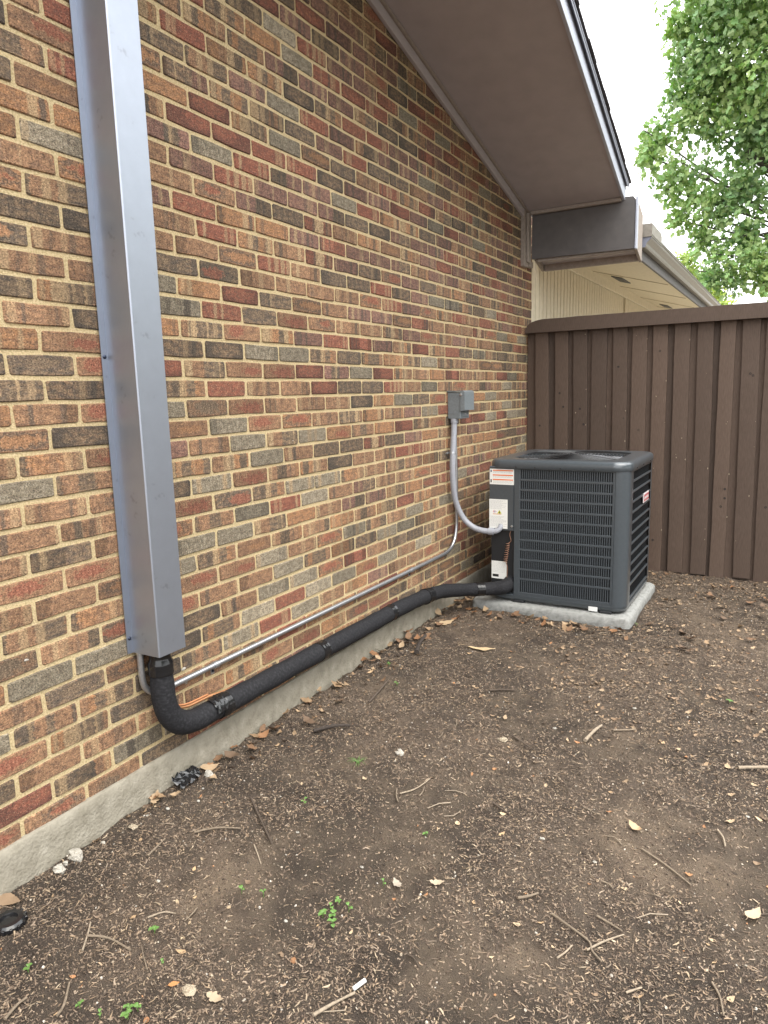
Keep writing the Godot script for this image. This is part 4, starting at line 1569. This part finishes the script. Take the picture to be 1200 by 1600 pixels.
func make_trees() -> void:
	make_tree("leafy_tree", "large bright green leafy tree rising beyond the fence", Vector3(3.4, SOIL, -12.4), [
		[1.09, 5.44, -10.67, 1.04], [0.66, 5.52, -10.60, 0.66], [0.44, 5.24, -10.68, 0.50], [0.33, 4.84, -10.81, 0.45], [0.90, 4.82, -10.88, 0.75], [1.27, 4.62, -10.97, 0.75], [0.23, 5.69, -10.47, 0.22], [-0.07, 4.56, -10.84, 0.25], [-0.17, 4.35, -10.89, 0.20], [0.33, 4.17, -11.01, 0.38, 0.6], [0.77, 3.88, -11.14, 0.50, 0.6], [1.22, 4.04, -11.13, 0.52, 0.6], [0.12, 3.90, -11.05, 0.29], [0.54, 3.59, -11.18, 0.40], [1.02, 3.53, -11.23, 0.45, 0.7], [0.25, 3.50, -11.16, 0.14], [0.54, 3.20, -11.25, 0.18], [0.96, 2.97, -11.33, 0.42], [1.36, 2.93, -11.36, 0.42], [0.66, 2.79, -11.33, 0.25], [0.94, 2.64, -11.38, 0.17], [1.34, 2.60, -11.41, 0.19], [1.79, 5.18, -10.79, 1.13], [1.88, 4.02, -11.15, 0.94], [2.10, 2.85, -11.38, 0.85], [0.86, 6.21, -10.31, 1.04], [1.65, 6.19, -10.36, 1.41], [2.9, 4.6, -11.6, 1.3], [3.6, 5.6, -12.0, 1.4]],
		Color(0.265, 0.40, 0.195), 0.078, 240.0, 31)
	make_tree("far_tree", "pale yellow-green tree far behind the gutter", Vector3(-0.6, SOIL, -21.8), [[-1.02, 4.51, -21.57, 0.34], [-0.72, 4.02, -21.67, 0.48], [-0.35, 3.62, -21.76, 0.40], [-0.86, 3.53, -21.71, 0.54], [-0.21, 3.14, -21.82, 0.54], [-1.5, 3.6, -21.9, 0.7]],
		Color(0.33, 0.42, 0.13), 0.08, 340.0, 47)
	# added, unseen trees past the open side of the yard: they close off the low sky, so that the wall darkens under the eave
	var k := 0
	for z in [2.5, -1.2, -5.0, -8.6]:
		var x := 9.0 + 0.8 * sin(z * 3.0)
		make_tree("added_screen_tree", ["added unseen green tree screening low sky at the open side, nearest the camera", "added unseen green tree screening low sky at the open side, second from the camera", "added unseen green tree screening low sky at the open side, third from the camera", "added unseen green tree screening low sky at the open side, farthest from the camera"][k], Vector3(x, SOIL, z), [[x, 3.6, z, 1.9], [x - 0.8, 2.5, z + 1.0, 1.3], [x - 0.6, 2.6, z - 1.2, 1.3], [x + 0.4, 5.0, z + 0.4, 1.3], [x - 0.3, 4.4, z - 1.0, 1.1]], Color(0.10, 0.17, 0.06), 0.17, 55.0, 70 + k)
		k += 1


# ---------------------------------------------------------------- litter on the ground
func chip_shape(seed_: int, slim := 1.0) -> ArrayMesh:   # a torn sliver of bark 1 unit long
	var r := RandomNumberGenerator.new()
	r.seed = seed_
	var b := MB.new()
	var w := r.randf_range(0.09, 0.2) * slim
	var p := PackedVector2Array()
	for x in [-0.5, -0.34, -0.1, 0.18, 0.4]:
		p.append(Vector2(x + r.randf_range(-0.06, 0.06), -w * r.randf_range(0.35, 1.2)))
	for x in [0.5, 0.3, 0.02, -0.25, -0.46]:
		p.append(Vector2(x + r.randf_range(-0.06, 0.06), w * r.randf_range(0.35, 1.2)))
	var bend := r.randf_range(-0.2, 0.2)
	for i in p.size():
		p[i].y += bend * p[i].x * p[i].x * 2.0
	b.prism(p, Vector3(0, -0.02, 0), Vector3.RIGHT, Vector3.FORWARD, Vector3(0, r.randf_range(0.05, 0.10), 0))
	return b.mesh()


func crumb_shape(seed_: int, sharp := false) -> MB:
	var r := RandomNumberGenerator.new()
	r.seed = seed_
	var b := MB.new()
	var rows := []
	for i in 5:
		var line := []
		var a := PI * i / 4.0
		for k in 7:
			var c := TAU * k / 7.0 + (0.4 if i % 2 == 0 else 0.0)
			var q := r.randf_range(0.66, 1.25) if sharp else r.randf_range(0.8, 1.15)
			var p := Vector3(sin(a) * cos(c), cos(a) * 0.75, sin(a) * sin(c)) * 0.5
			line.append(p * (q if i > 0 and i < 4 else 1.0))
		rows.append(line)
	if not sharp:
		b.grid(rows, true, 1.0)
		return b
	for i in 4:
		for k in 7:
			var m := (k + 1) % 7
			for t in [[rows[i][k], rows[i][m], rows[i + 1][m]], [rows[i][k], rows[i + 1][m], rows[i + 1][k]]]:
				var n: Vector3 = (t[1] - t[0]).cross(t[2] - t[0]).normalized()
				if n.length() < 0.5:
					continue
				if n.dot(t[0] + t[1] + t[2]) < 0.0:
					n = -n
				b.tri(t[0], t[1], t[2], n, n, n)
	return b


# a dead leaf, 1 unit long, lobed like an oak's or plain; curled
func dry_leaf(seed_: int, lobed: bool, curl: float) -> MB:
	var r := RandomNumberGenerator.new()
	r.seed = seed_
	var b := MB.new()
	var n := 12
	var left := []
	var midl := []
	var right := []
	for i in n + 1:
		var u := float(i) / n
		var w := 0.26 * sin(PI * pow(u, 0.8)) + 0.008
		if lobed:
			w *= 0.62 + 0.55 * absf(sin(PI * 3.5 * u + 0.4))
		var y := curl * (u - 0.5) * (u - 0.5) * 1.2 + 0.02 * sin(u * 9.0 + seed_)
		var rise := curl * 0.35 * w + 0.03 * sin(u * 14.0 + seed_ * 2.0) * w * 4.0
		var zz := 0.04 * sin(u * 4.0 + seed_)
		left.append(Vector3(u - 0.5, y + rise, zz - w * r.randf_range(0.9, 1.1)))
		midl.append(Vector3(u - 0.5, y, zz))
		right.append(Vector3(u - 0.5, y + rise * 0.8, zz + w * r.randf_range(0.9, 1.1)))
	b.grid([left, midl, right], false, 1.0)
	var stem := [Vector3(-0.5, midl[0].y, midl[0].z), Vector3(-0.62, midl[0].y + 0.02, midl[0].z + 0.03), Vector3(-0.72, midl[0].y + 0.01, midl[0].z + 0.02)]
	b.tube(stem, 0.010, 4)
	return b


func hidden_spot(x: float, z: float) -> bool:
	return x < 0.022 or (x > 0.11 and x < 1.09 and z < -3.91 and z > -4.82)


func scatter(called: String, label: String, mesh: Mesh, count: int, seed_: int, lo: float, hi: float, palette: Array, flat: float, where: Callable) -> void:
	var r := RandomNumberGenerator.new()
	r.seed = seed_
	var xf := []
	var cl := []
	var tries := 0
	while xf.size() < count and tries < count * 12:
		tries += 1
		# denser towards the camera, where single chips can be seen
		var z := -0.45 - 4.85 * pow(r.randf(), 1.25)
		var x := r.randf_range(0.02, 2.45)
		var s := on_screen(Vector3(x, SOIL, z))
		if absf(s.x) > 1.12 or absf(s.y) > 1.12 or hidden_spot(x, z) or r.randf() > where.call(x, z):
			continue
		var k := lo + (hi - lo) * pow(r.randf(), 2.6)
		var bs := Basis.from_euler(Vector3(r.randf_range(-flat, flat), r.randf() * TAU, r.randf_range(-flat, flat)))
		bs = bs * Basis.from_scale(Vector3(k, k * r.randf_range(0.6, 1.0), k * r.randf_range(0.7, 1.3)))
		xf.append(Transform3D(bs, Vector3(x, soil_height(x, z) + k * 0.06 + 0.0008, z)))
		var c: Color = palette[r.randi() % palette.size()]
		var m := r.randf_range(0.7, 1.3)
		cl.append(Color(c.r * m, c.g * m, c.b * m))
	var mm := MultiMesh.new()
	mm.transform_format = MultiMesh.TRANSFORM_3D
	mm.use_colors = true
	mm.mesh = mesh
	mm.instance_count = xf.size()
	for i in xf.size():
		mm.set_instance_transform(i, xf[i])
		mm.set_instance_color(i, cl[i])
	var o := MultiMeshInstance3D.new()
	o.name = numbered(called)
	o.multimesh = mm
	o.material_override = M.litter
	add_child(o)
	tag(o, label, "litter", "", "stuff")


func V3(x: float, z: float) -> Vector3:
	return Vector3(x, 0.0, z)


func lay(p: Vector3, up: float) -> Vector3:
	return Vector3(p.x, soil_height(p.x, p.z) + up, p.z)


func small_twig(z: float) -> String:
	return "short thin dry twig on the litter towards the fence" if z < -3.0 else ("short thin dry twig on the soil in mid yard" if z < -1.7 else "short thin dry twig on the soil near the bottom edge")


func make_litter() -> void:
	var dark := [Color(0.095, 0.066, 0.046), Color(0.13, 0.092, 0.065), Color(0.17, 0.122, 0.086), Color(0.060, 0.043, 0.032)]
	var mid := [Color(0.21, 0.148, 0.098), Color(0.26, 0.19, 0.128), Color(0.17, 0.122, 0.084), Color(0.225, 0.172, 0.126), Color(0.12, 0.085, 0.060)]
	var pale := [Color(0.30, 0.225, 0.148), Color(0.26, 0.188, 0.122), Color(0.24, 0.185, 0.135), Color(0.35, 0.275, 0.19)]
	var thick := func(x: float, z: float) -> float:
		var w := 0.4 + 0.6 * smoothstep(0.5, -0.15, patch_noise.get_noise_2d(x * 2.2 + 7.0, z * 2.2))
		return w * (1.0 - 0.62 * bare(x, z))
	var even := func(x: float, z: float) -> float: return 1.0 - 0.2 * bare(x, z)
	for i in 3:
		scatter("mulch", ["dark bark mulch crumbs covering the soil", "fine dark bark slivers covering the soil", "short dark wood splinters covering the soil"][i], chip_shape(1 + i, [1.6, 1.0, 0.6][i]), 30000, 201 + i, 0.002, [0.009, 0.013, 0.019][i], dark, 0.6, thick)
		scatter("mulch", ["brown bark crumbs mixed through the soil", "brown bark slivers mixed through the soil", "thin brown wood splinters mixed through the soil"][i], chip_shape(11 + i, [1.6, 0.9, 0.5][i]), 30000, 211 + i, 0.002, [0.009, 0.015, 0.022][i], mid, 0.5, thick)
		scatter("mulch", ["pale torn bark bits strewn over the soil", "pale dry wood slivers strewn over the soil", "thin pale straw splinters strewn over the soil"][i], chip_shape(21 + i, [1.5, 0.8, 0.4][i]), 11000, 221 + i, 0.0015, [0.007, 0.012, 0.020][i], pale, 0.4, thick)
	scatter("soil_crumbs", "small round brown soil crumbs on the bare earth", crumb_shape(4).mesh(), 90000, 204, 0.0012, 0.0065, [Color(0.11, 0.078, 0.056), Color(0.180, 0.131, 0.094), Color(0.27, 0.204, 0.147), Color(0.058, 0.042, 0.031)], 1.0, even)
	scatter("grit", "tiny pale grit grains on the bare earth", crumb_shape(5).mesh(), 2600, 205, 0.0015, 0.008, [Color(0.40, 0.35, 0.28), Color(0.32, 0.26, 0.19), Color(0.46, 0.42, 0.36)], 1.0, even)

	# dead leaves heaped along the foundation and round the slab
	var shapes := []
	for i in 8:
		shapes.append(dry_leaf(300 + i, i % 2 == 0, 0.35 + 0.12 * (i % 4)).mesh())
	var tones := []
	for c in [Color(0.17, 0.095, 0.05), Color(0.26, 0.17, 0.095), Color(0.34, 0.24, 0.145), Color(0.12, 0.075, 0.045), Color(0.24, 0.12, 0.055)]:
		var m := mat(c.linear_to_srgb(), 0.75)
		tones.append(m)
	var r := RandomNumberGenerator.new()
	r.seed = 555
	for i in 110:
		var p := Vector3.ZERO
		var label := "dry brown leaf in the drift along the foundation"
		var grp := "leaves along the foundation"
		if i < 60:
			var z := -1.45 - 2.75 * r.randf()
			if z > -2.6:
				label = "dry brown leaf at the foundation near the black elbow and tape scrap"
			else:
				label = "dry brown leaf in the drift along the far foundation"
			p = V3(0.03 + 0.17 * pow(r.randf(), 1.8) * (0.5 + 0.5 * smoothstep(-1.5, -2.6, z)), z)
		elif i < 88:
			p = V3(r.randf_range(0.14, 1.06), r.randf_range(-3.88, -3.76) )
			label = "dry brown leaf lying against the concrete slab's front"
			grp = "leaves by the slab"
		else:
			p = V3(r.randf_range(1.08, 1.75), r.randf_range(-3.5, -5.1))
			label = "dry brown leaf on the soil between slab and fence"
			grp = "leaves before the fence"
		var o := part("dead_leaf", shapes[r.randi() % 8], tones[r.randi() % 5])
		var k := r.randf_range(0.035, 0.075)
		o.transform = Transform3D(Basis.from_euler(Vector3(r.randf_range(-0.5, 0.5), r.randf() * TAU, r.randf_range(-0.5, 0.5))).scaled(Vector3.ONE * k), lay(p, 0.010 + 0.014 * r.randf()))
		tag(o, label, "leaf", grp)
	# leaves out on the soil
	for q in [["curled_leaf", "long pale curled leaf on bare soil before the slab", V3(0.454, -3.275), 0.20, 0.55, Color(0.45, 0.33, 0.19), false, 0.5], ["oak_leaf", "tan lobed oak leaf near the foundation and dark root", V3(0.132, -3.529), 0.13, 0.9, Color(0.44, 0.32, 0.19), true, 0.5], ["dead_leaf", "broad tan leaf by the left edge against the foundation", V3(0.053, -0.944), 0.078, 0.25, Color(0.23, 0.155, 0.095), false, 0.3], ["dead_leaf", "pale curled leaf on the sandy patch at right", V3(1.465, -2.045), 0.05, -0.5, Color(0.42, 0.29, 0.17), false, 2.5], ["dead_leaf", "pale tan leaf beside the right edge of the yard", V3(1.792, -1.815), 0.058, 1.2, Color(0.42, 0.32, 0.21), false, 1.0], ["dead_leaf", "small beige leaf right of the green sprouts", V3(1.036, -1.553), 0.042, 0.4, Color(0.38, 0.30, 0.21), true, 0.8], ["dead_leaf", "grey-beige crumpled leaf beside the green sprouts", V3(0.937, -1.503), 0.042, 2.4, Color(0.33, 0.28, 0.22), true, 0.8], ["dead_leaf", "small orange leaf beside the flat beige stone", V3(0.653, -0.962), 0.026, 0.9, Color(0.42, 0.19, 0.07), false, 0.4], ["dead_leaf", "beige leaf near the bottom edge right of the flat stone", V3(0.757, -0.985), 0.046, 0.2, Color(0.36, 0.28, 0.19), true, 0.8]]:
		var o2 := part(q[0], dry_leaf(700 + int(q[3] * 1000), q[6], q[7]), mat(q[5].linear_to_srgb(), 0.75))
		o2.transform = Transform3D(Basis(Vector3.UP, q[4]).scaled(Vector3(1, 0.5, 0.28 if q[0] == "curled_leaf" else 1.0) * q[3]), lay(q[2], 0.008))
		tag(o2, q[1], "leaf")
	# small leaf bits scattered wide
	var bits := [Color(0.34, 0.23, 0.13), Color(0.40, 0.30, 0.19), Color(0.30, 0.15, 0.07), Color(0.22, 0.15, 0.095)]
	scatter("leaf_litter", "torn bits of dead leaves strewn over the soil", dry_leaf(320, false, 0.6).mesh(), 800, 206, 0.006, 0.026, bits, 0.35, thick)
	var far_right := func(x: float, z: float) -> float: return smoothstep(-2.1, -3.2, z) * smoothstep(0.45, 1.0, x) * (0.15 + smoothstep(-0.25, 0.25, patch_noise.get_noise_2d(x * 2.5 + 3.0, z * 2.5)))
	scatter("leaf_litter", "brown leaf fragments lying thick before the fence", dry_leaf(322, true, 0.8).mesh(), 2200, 208, 0.008, 0.034, [Color(0.17, 0.11, 0.065), Color(0.24, 0.165, 0.10), Color(0.30, 0.215, 0.135), Color(0.13, 0.09, 0.06)], 0.35, far_right)
	var near_wall := func(x: float, z: float) -> float: return 1.0 if x < 0.03 + 0.19 * smoothstep(-1.0, -2.6, z) and x > 0.022 and z < -1.0 else (0.5 if z < -4.9 or (z < -3.74 and z > -3.9 and x < 1.1) else 0.0)
	scatter("leaf_litter", "drift of broken brown leaves along the foundation", dry_leaf(321, true, 0.9).mesh(), 420, 207, 0.015, 0.045, [Color(0.15, 0.085, 0.045), Color(0.23, 0.15, 0.085), Color(0.32, 0.22, 0.13), Color(0.10, 0.065, 0.042)], 0.7, near_wall)

	# twigs: [label, radius, points, tone]
	var tw := [
		["dark forked stick lying across mulch below the copper elbow", 0.0045, [V3(0.302, -1.637), V3(0.419, -1.550), V3(0.531, -1.465)], 0],
		["grey stick lying crosswise near the dark forked stick", 0.0034, [V3(0.274, -1.406), V3(0.329, -1.449), V3(0.397, -1.482)], 1],
		["", 0.0034, [V3(0.227, -1.263), V3(0.214, -1.342)], 1],
		["curved tan stick near the bottom left corner", 0.0035, [V3(0.349, -0.963), V3(0.396, -0.989), V3(0.475, -0.989)], 1],
		["", 0.0030, [V3(0.373, -0.930), V3(0.317, -0.997)], 2],
		["short bent stick at the bottom left edge", 0.0037, [V3(0.486, -0.781), V3(0.473, -0.807), V3(0.435, -0.849)], 1],
		["", 0.0038, [V3(0.390, -0.721), V3(0.376, -0.781)], 1],
		["", 0.0025, [V3(0.431, -1.082), V3(0.453, -1.116), V3(0.484, -1.128)], 2],
		["thick dark stick lying alone near the foundation", 0.0081, [V3(0.220, -2.112), V3(0.267, -2.178), V3(0.317, -2.229)], 3],
		["thick pale grey stick on soil before the slab's right end", 0.0075, [V3(1.190, -2.526), V3(1.201, -2.618), V3(1.214, -2.690)], 2],
		["", 0.0042, [V3(1.265, -2.662), V3(1.342, -2.702)], 1],
		["stout stick poking in from the right edge", 0.0067, [V3(1.710, -2.564), V3(1.830, -2.627)], 2],
		["", 0.0029, [V3(0.736, -1.887), V3(0.766, -1.946), V3(0.786, -2.015)], 2],
		["long thin straight twig on the sandy patch at right", 0.0032, [V3(1.498, -1.953), V3(1.569, -1.919), V3(1.641, -1.869)], 1],
		["long crooked twig with a hooked tan end", 0.0033, [V3(1.341, -1.598), V3(1.399, -1.567), V3(1.449, -1.544), V3(1.463, -1.520), V3(1.491, -1.496)], 1],
		["", 0.0029, [V3(1.446, -1.634), V3(1.484, -1.627), V3(1.514, -1.612)], 1],
		["", 0.0028, [V3(1.451, -1.518), V3(1.483, -1.562), V3(1.520, -1.605)], 2],
		["", 0.0028, [V3(1.395, -1.461), V3(1.417, -1.513)], 2],
		["", 0.0040, [V3(1.247, -1.607), V3(1.288, -1.652)], 1],
		["pale twig at the bottom edge with a white scrap at its tip", 0.0043, [V3(0.988, -1.041), V3(1.003, -1.093), V3(1.029, -1.143)], 2],
		["", 0.0028, [V3(1.722, -1.544), V3(1.740, -1.517), V3(1.752, -1.467)], 1],
		["", 0.0034, [V3(1.035, -1.973), V3(1.098, -1.947)], 0],
		["", 0.0034, [V3(1.681, -2.149), V3(1.707, -2.084)], 2],
		["", 0.0032, [V3(0.926, -2.452), V3(1.039, -2.382)], 0],
		["thick dark root stub beside the oak leaf", 0.0122, [V3(0.194, -3.054), V3(0.145, -3.186), V3(0.129, -3.311)], 3],
		["grey stick leaning towards the foundation leaves", 0.0059, [V3(0.283, -2.432), V3(0.261, -2.546), V3(0.241, -2.678)], 0],
		["", 0.0045, [V3(0.704, -2.778), V3(0.798, -2.849)], 0],
		["", 0.0027, [V3(1.559, -1.431), V3(1.588, -1.457)], 2],
		["", 0.0030, [V3(1.427, -1.772), V3(1.461, -1.756)], 1],
		["", 0.0022, [V3(1.084, -1.292), V3(1.127, -1.267)], 0],
		["", 0.0029, [V3(0.714, -1.906), V3(0.751, -1.848)], 1],
		["", 0.0029, [V3(0.799, -1.907), V3(0.788, -1.966)], 1]]
	for q in tw:
		var pts := []
		for i in q[2].size():
			pts.append(lay(q[2][i], q[1] * r.randf_range(0.7, 1.6) + 0.003))
		if pts.size() == 2:
			pts.insert(1, pts[0].lerp(pts[1], 0.5) + Vector3(r.randf_range(-0.006, 0.006), 0.002, r.randf_range(-0.006, 0.006)))
		var path := smooth(pts, 4)
		var rad := []
		for i in path.size():
			rad.append(q[1] * lerpf(1.0, 0.65, float(i) / path.size()) * r.randf_range(0.85, 1.12))
		var b := MB.new()
		b.tube(path, rad, 8)
		var o := part("twig", b, M.twigs[q[3]])
		if q[0]:
			tag(o, q[0], "twig")
		else:
			tag(o, small_twig(q[2][0].z), "twig", "small twigs on the soil")
	# more small twigs nobody singles out
	for i in 60:
		var z := -0.7 - 4.2 * pow(r.randf(), 1.2)
		var x := r.randf_range(0.1, 2.3)
		if hidden_spot(x, z) or absf(on_screen(Vector3(x, SOIL, z)).x) > 1.05:
			continue
		var l := r.randf_range(0.025, 0.085)
		var a := r.randf() * TAU
		var d := Vector3(cos(a), 0, sin(a)) * l
		var p0 := V3(x, z)
		var side := Vector3(-d.z, 0, d.x) * r.randf_range(-0.2, 0.2)
		var b := MB.new()
		var k := r.randf_range(0.001, 0.0024)
		b.tube([lay(p0, k + 0.003), lay(p0 + d * 0.5 + side, k + 0.006), lay(p0 + d, k + 0.003)], [k, k * 0.9, k * 0.6], 6)
		tag(part("twig", b, M.twigs[r.randi() % 3]), small_twig(z), "twig", "small twigs on the soil")

	# stones
	for q in [["white chunk of limestone leaning on the foundation", V3(0.052, -1.150), 0.060, 1, 0], ["pale broken stone before the white limestone chunk", V3(0.058, -1.090), 0.042, 2, 0], ["small pale stone between the two limestone chunks", V3(0.046, -1.119), 0.024, 3, 0], ["white lump beside the black tape scrap at foundation", V3(0.072, -1.678), 0.040, 4, 0], ["flat beige stone near the bottom edge", V3(0.690, -0.972), 0.042, 5, 1], ["crumbly white lump on soil in mid yard", V3(0.602, -2.133), 0.036, 6, 0], ["rounded beige stone in mid yard", V3(0.902, -2.417), 0.044, 7, 1], ["pinkish chip by the foundation left of the tape scrap", V3(0.079, -1.336), 0.034, 8, 1]]:
		var b := crumb_shape(600 + q[3], true)
		var o := part("stone", b, M.stone if q[4] == 0 else M.stone_tan)
		var flat := 0.45 if q[4] == 1 else 0.9
		o.transform = Transform3D(Basis(Vector3.UP, q[3] * 0.9).scaled(Vector3(q[2], q[2] * flat, q[2] * 0.75)), lay(q[1], q[2] * 0.2 * flat))
		tag(o, q[0], "stone")
	for p in [V3(0.158, -1.540), V3(0.055, -1.242), V3(0.554, -1.561), V3(0.814, -1.518), V3(1.228, -1.877), V3(1.755, -2.283), V3(1.392, -1.839), V3(0.10, -1.46), V3(0.07, -1.40), V3(0.12, -1.60), V3(0.75, -1.25), V3(1.05, -2.6), V3(1.3, -2.9), V3(0.34, -1.2)]:
		var o := part("pebble", crumb_shape(640 + int(p.x * 100)), M.stone)
		var k := r.randf_range(0.012, 0.021)
		o.transform = Transform3D(Basis(Vector3.UP, r.randf() * 6.0).scaled(Vector3(k, k * 0.6, k * 0.7)), lay(p, k * 0.15))
		tag(o, "small white pebble close along the foundation" if p.x < 0.2 else "small white pebble out on the open soil", "pebble", "white pebbles on the soil")
	# scraps
	var bb := MB.new()
	var f := noise(0.16, 9, 2)
	var rows := []
	for i in 8:
		var line := []
		for k in 12:
			line.append(Vector3(0.03 + 0.045 * i / 7.0 + 0.012 * f.get_noise_2d(i * 3.0, k * 2.0), SOIL + 0.018 + 0.028 * absf(f.get_noise_2d(i * 2.5 + 9.0, k * 1.7)) + 0.02 * (1.0 - i / 7.0), -1.545 - 0.105 * k / 11.0 + 0.012 * f.get_noise_2d(i * 2.0, k * 3.0 + 50.0)))
		rows.append(line)
	bb.grid(rows)
	tag(part("tape_scrap", bb, M.tape), "crumpled scrap of shiny black tape by the foundation", "tape scrap")
	var cap := thing("plastic_cap", "black ribbed plastic cap at the left edge of the soil", "plastic cap", lay(V3(0.129, -0.896), 0.004))
	bb = MB.new()
	bb.lathe(Vector3.ZERO, Vector3.UP, [Vector2(0.040, 0.0), Vector2(0.040, 0.010), Vector2(0.034, 0.016), Vector2(0.022, 0.016), Vector2(0.020, 0.010), Vector2(0.0, 0.010)], 20)
	part("disc", bb, M.tape, cap)
	for i in 14:
		bb = MB.new()
		var a := TAU * i / 14.0
		bb.box(Vector3(cos(a) * 0.0405, 0.006, sin(a) * 0.0405), Vector3(0.006, 0.012, 0.007), 0.001, Basis(Vector3.UP, -a))
		part("rib", bb, M.tape, cap)
	bb = MB.new()
	bb.tube([lay(V3(1.020, -1.150), 0.010), lay(V3(1.034, -1.180), 0.012)], 0.005, 10)
	tag(part("paper_scrap", bb, M.white_plastic), "white rolled scrap lying on the pale twig's tip", "scrap")

	# green seedlings
	for p in [V3(0.309, -0.829), V3(0.509, -0.821), V3(0.569, -0.826), V3(0.606, -0.871), V3(0.628, -0.879), V3(0.623, -0.856), V3(0.580, -0.993), V3(0.586, -1.269), V3(0.646, -1.288), V3(0.487, -1.055), V3(0.483, -1.694), V3(0.828, -1.306), V3(0.829, -1.340), V3(0.838, -1.366), V3(0.877, -1.353), V3(0.865, -1.296), V3(0.85, -1.32), V3(0.904, -1.486), V3(0.917, -1.722), V3(1.640, -3.159), V3(0.152, -2.842), V3(0.287, -2.677), V3(1.10, -4.02)]:
		var s := thing("seedling", "tiny green seedling in the cluster near bottom centre" if p.x > 0.8 and p.z > -1.6 and p.z < -1.2 else ("tiny green seedling near the bottom left edge" if p.z > -1.2 else "lone tiny green seedling out on the soil"), "seedling", lay(p, 0.0), "green seedlings in the soil")
		var n := 2 + r.randi() % 3
		for i in n:
			bb = MB.new()
			var a := TAU * i / n + r.randf()
			var d := Vector3(cos(a), 0, sin(a))
			var sd := Vector3(-d.z, 0, d.x)
			var l := r.randf_range(0.007, 0.013)
			var h := r.randf_range(0.008, 0.018)
			var rws := []
			for k in 5:
				var u := k / 4.0
				var w := l * 0.5 * sin(PI * clampf(0.12 + 0.86 * u, 0.0, 1.0))
				var m := d * l * (0.15 + u * 1.1) + Vector3(0, h + 0.003 * sin(u * 3.0), 0)
				rws.append([m - sd * w + Vector3(0, 0.0015, 0), m, m + sd * w + Vector3(0, 0.0015, 0)])
			bb.grid(rws)
			part("leaf", bb, M.sprout, s)
			bb = MB.new()
			bb.tube([Vector3(0, -0.004, 0), Vector3(0, h * 0.6, 0) + d * l * 0.05, Vector3(0, h, 0) + d * l * 0.2], 0.0007, 5)
			part("stem", bb, M.sprout, s)
	# tuft of grass
	var tuft := thing("grass_tuft", "small pale green grass tuft on the soil", "grass", lay(V3(0.495, -2.010), 0.0))
	for i in 16:
		bb = MB.new()
		var a := r.randf() * TAU
		var d := Vector3(cos(a), 0, sin(a))
		var l := r.randf_range(0.02, 0.05)
		bb.tube([d * 0.004, d * l * 0.4 + Vector3(0, l * 0.35, 0), d * l + Vector3(0, l * 0.22, 0)], [0.0012, 0.001, 0.0004], 4)
		part("blade", bb, M.sprout, tuft)


func _ready() -> void:
	rng.seed = 1
	make_view()
	make_materials()
	make_ground()
	make_bounce_slab()
	make_house()
	make_fence()
	make_line_cover()
	make_pipes()
	make_disconnect()
	make_condenser()
	make_trees()
	make_litter()
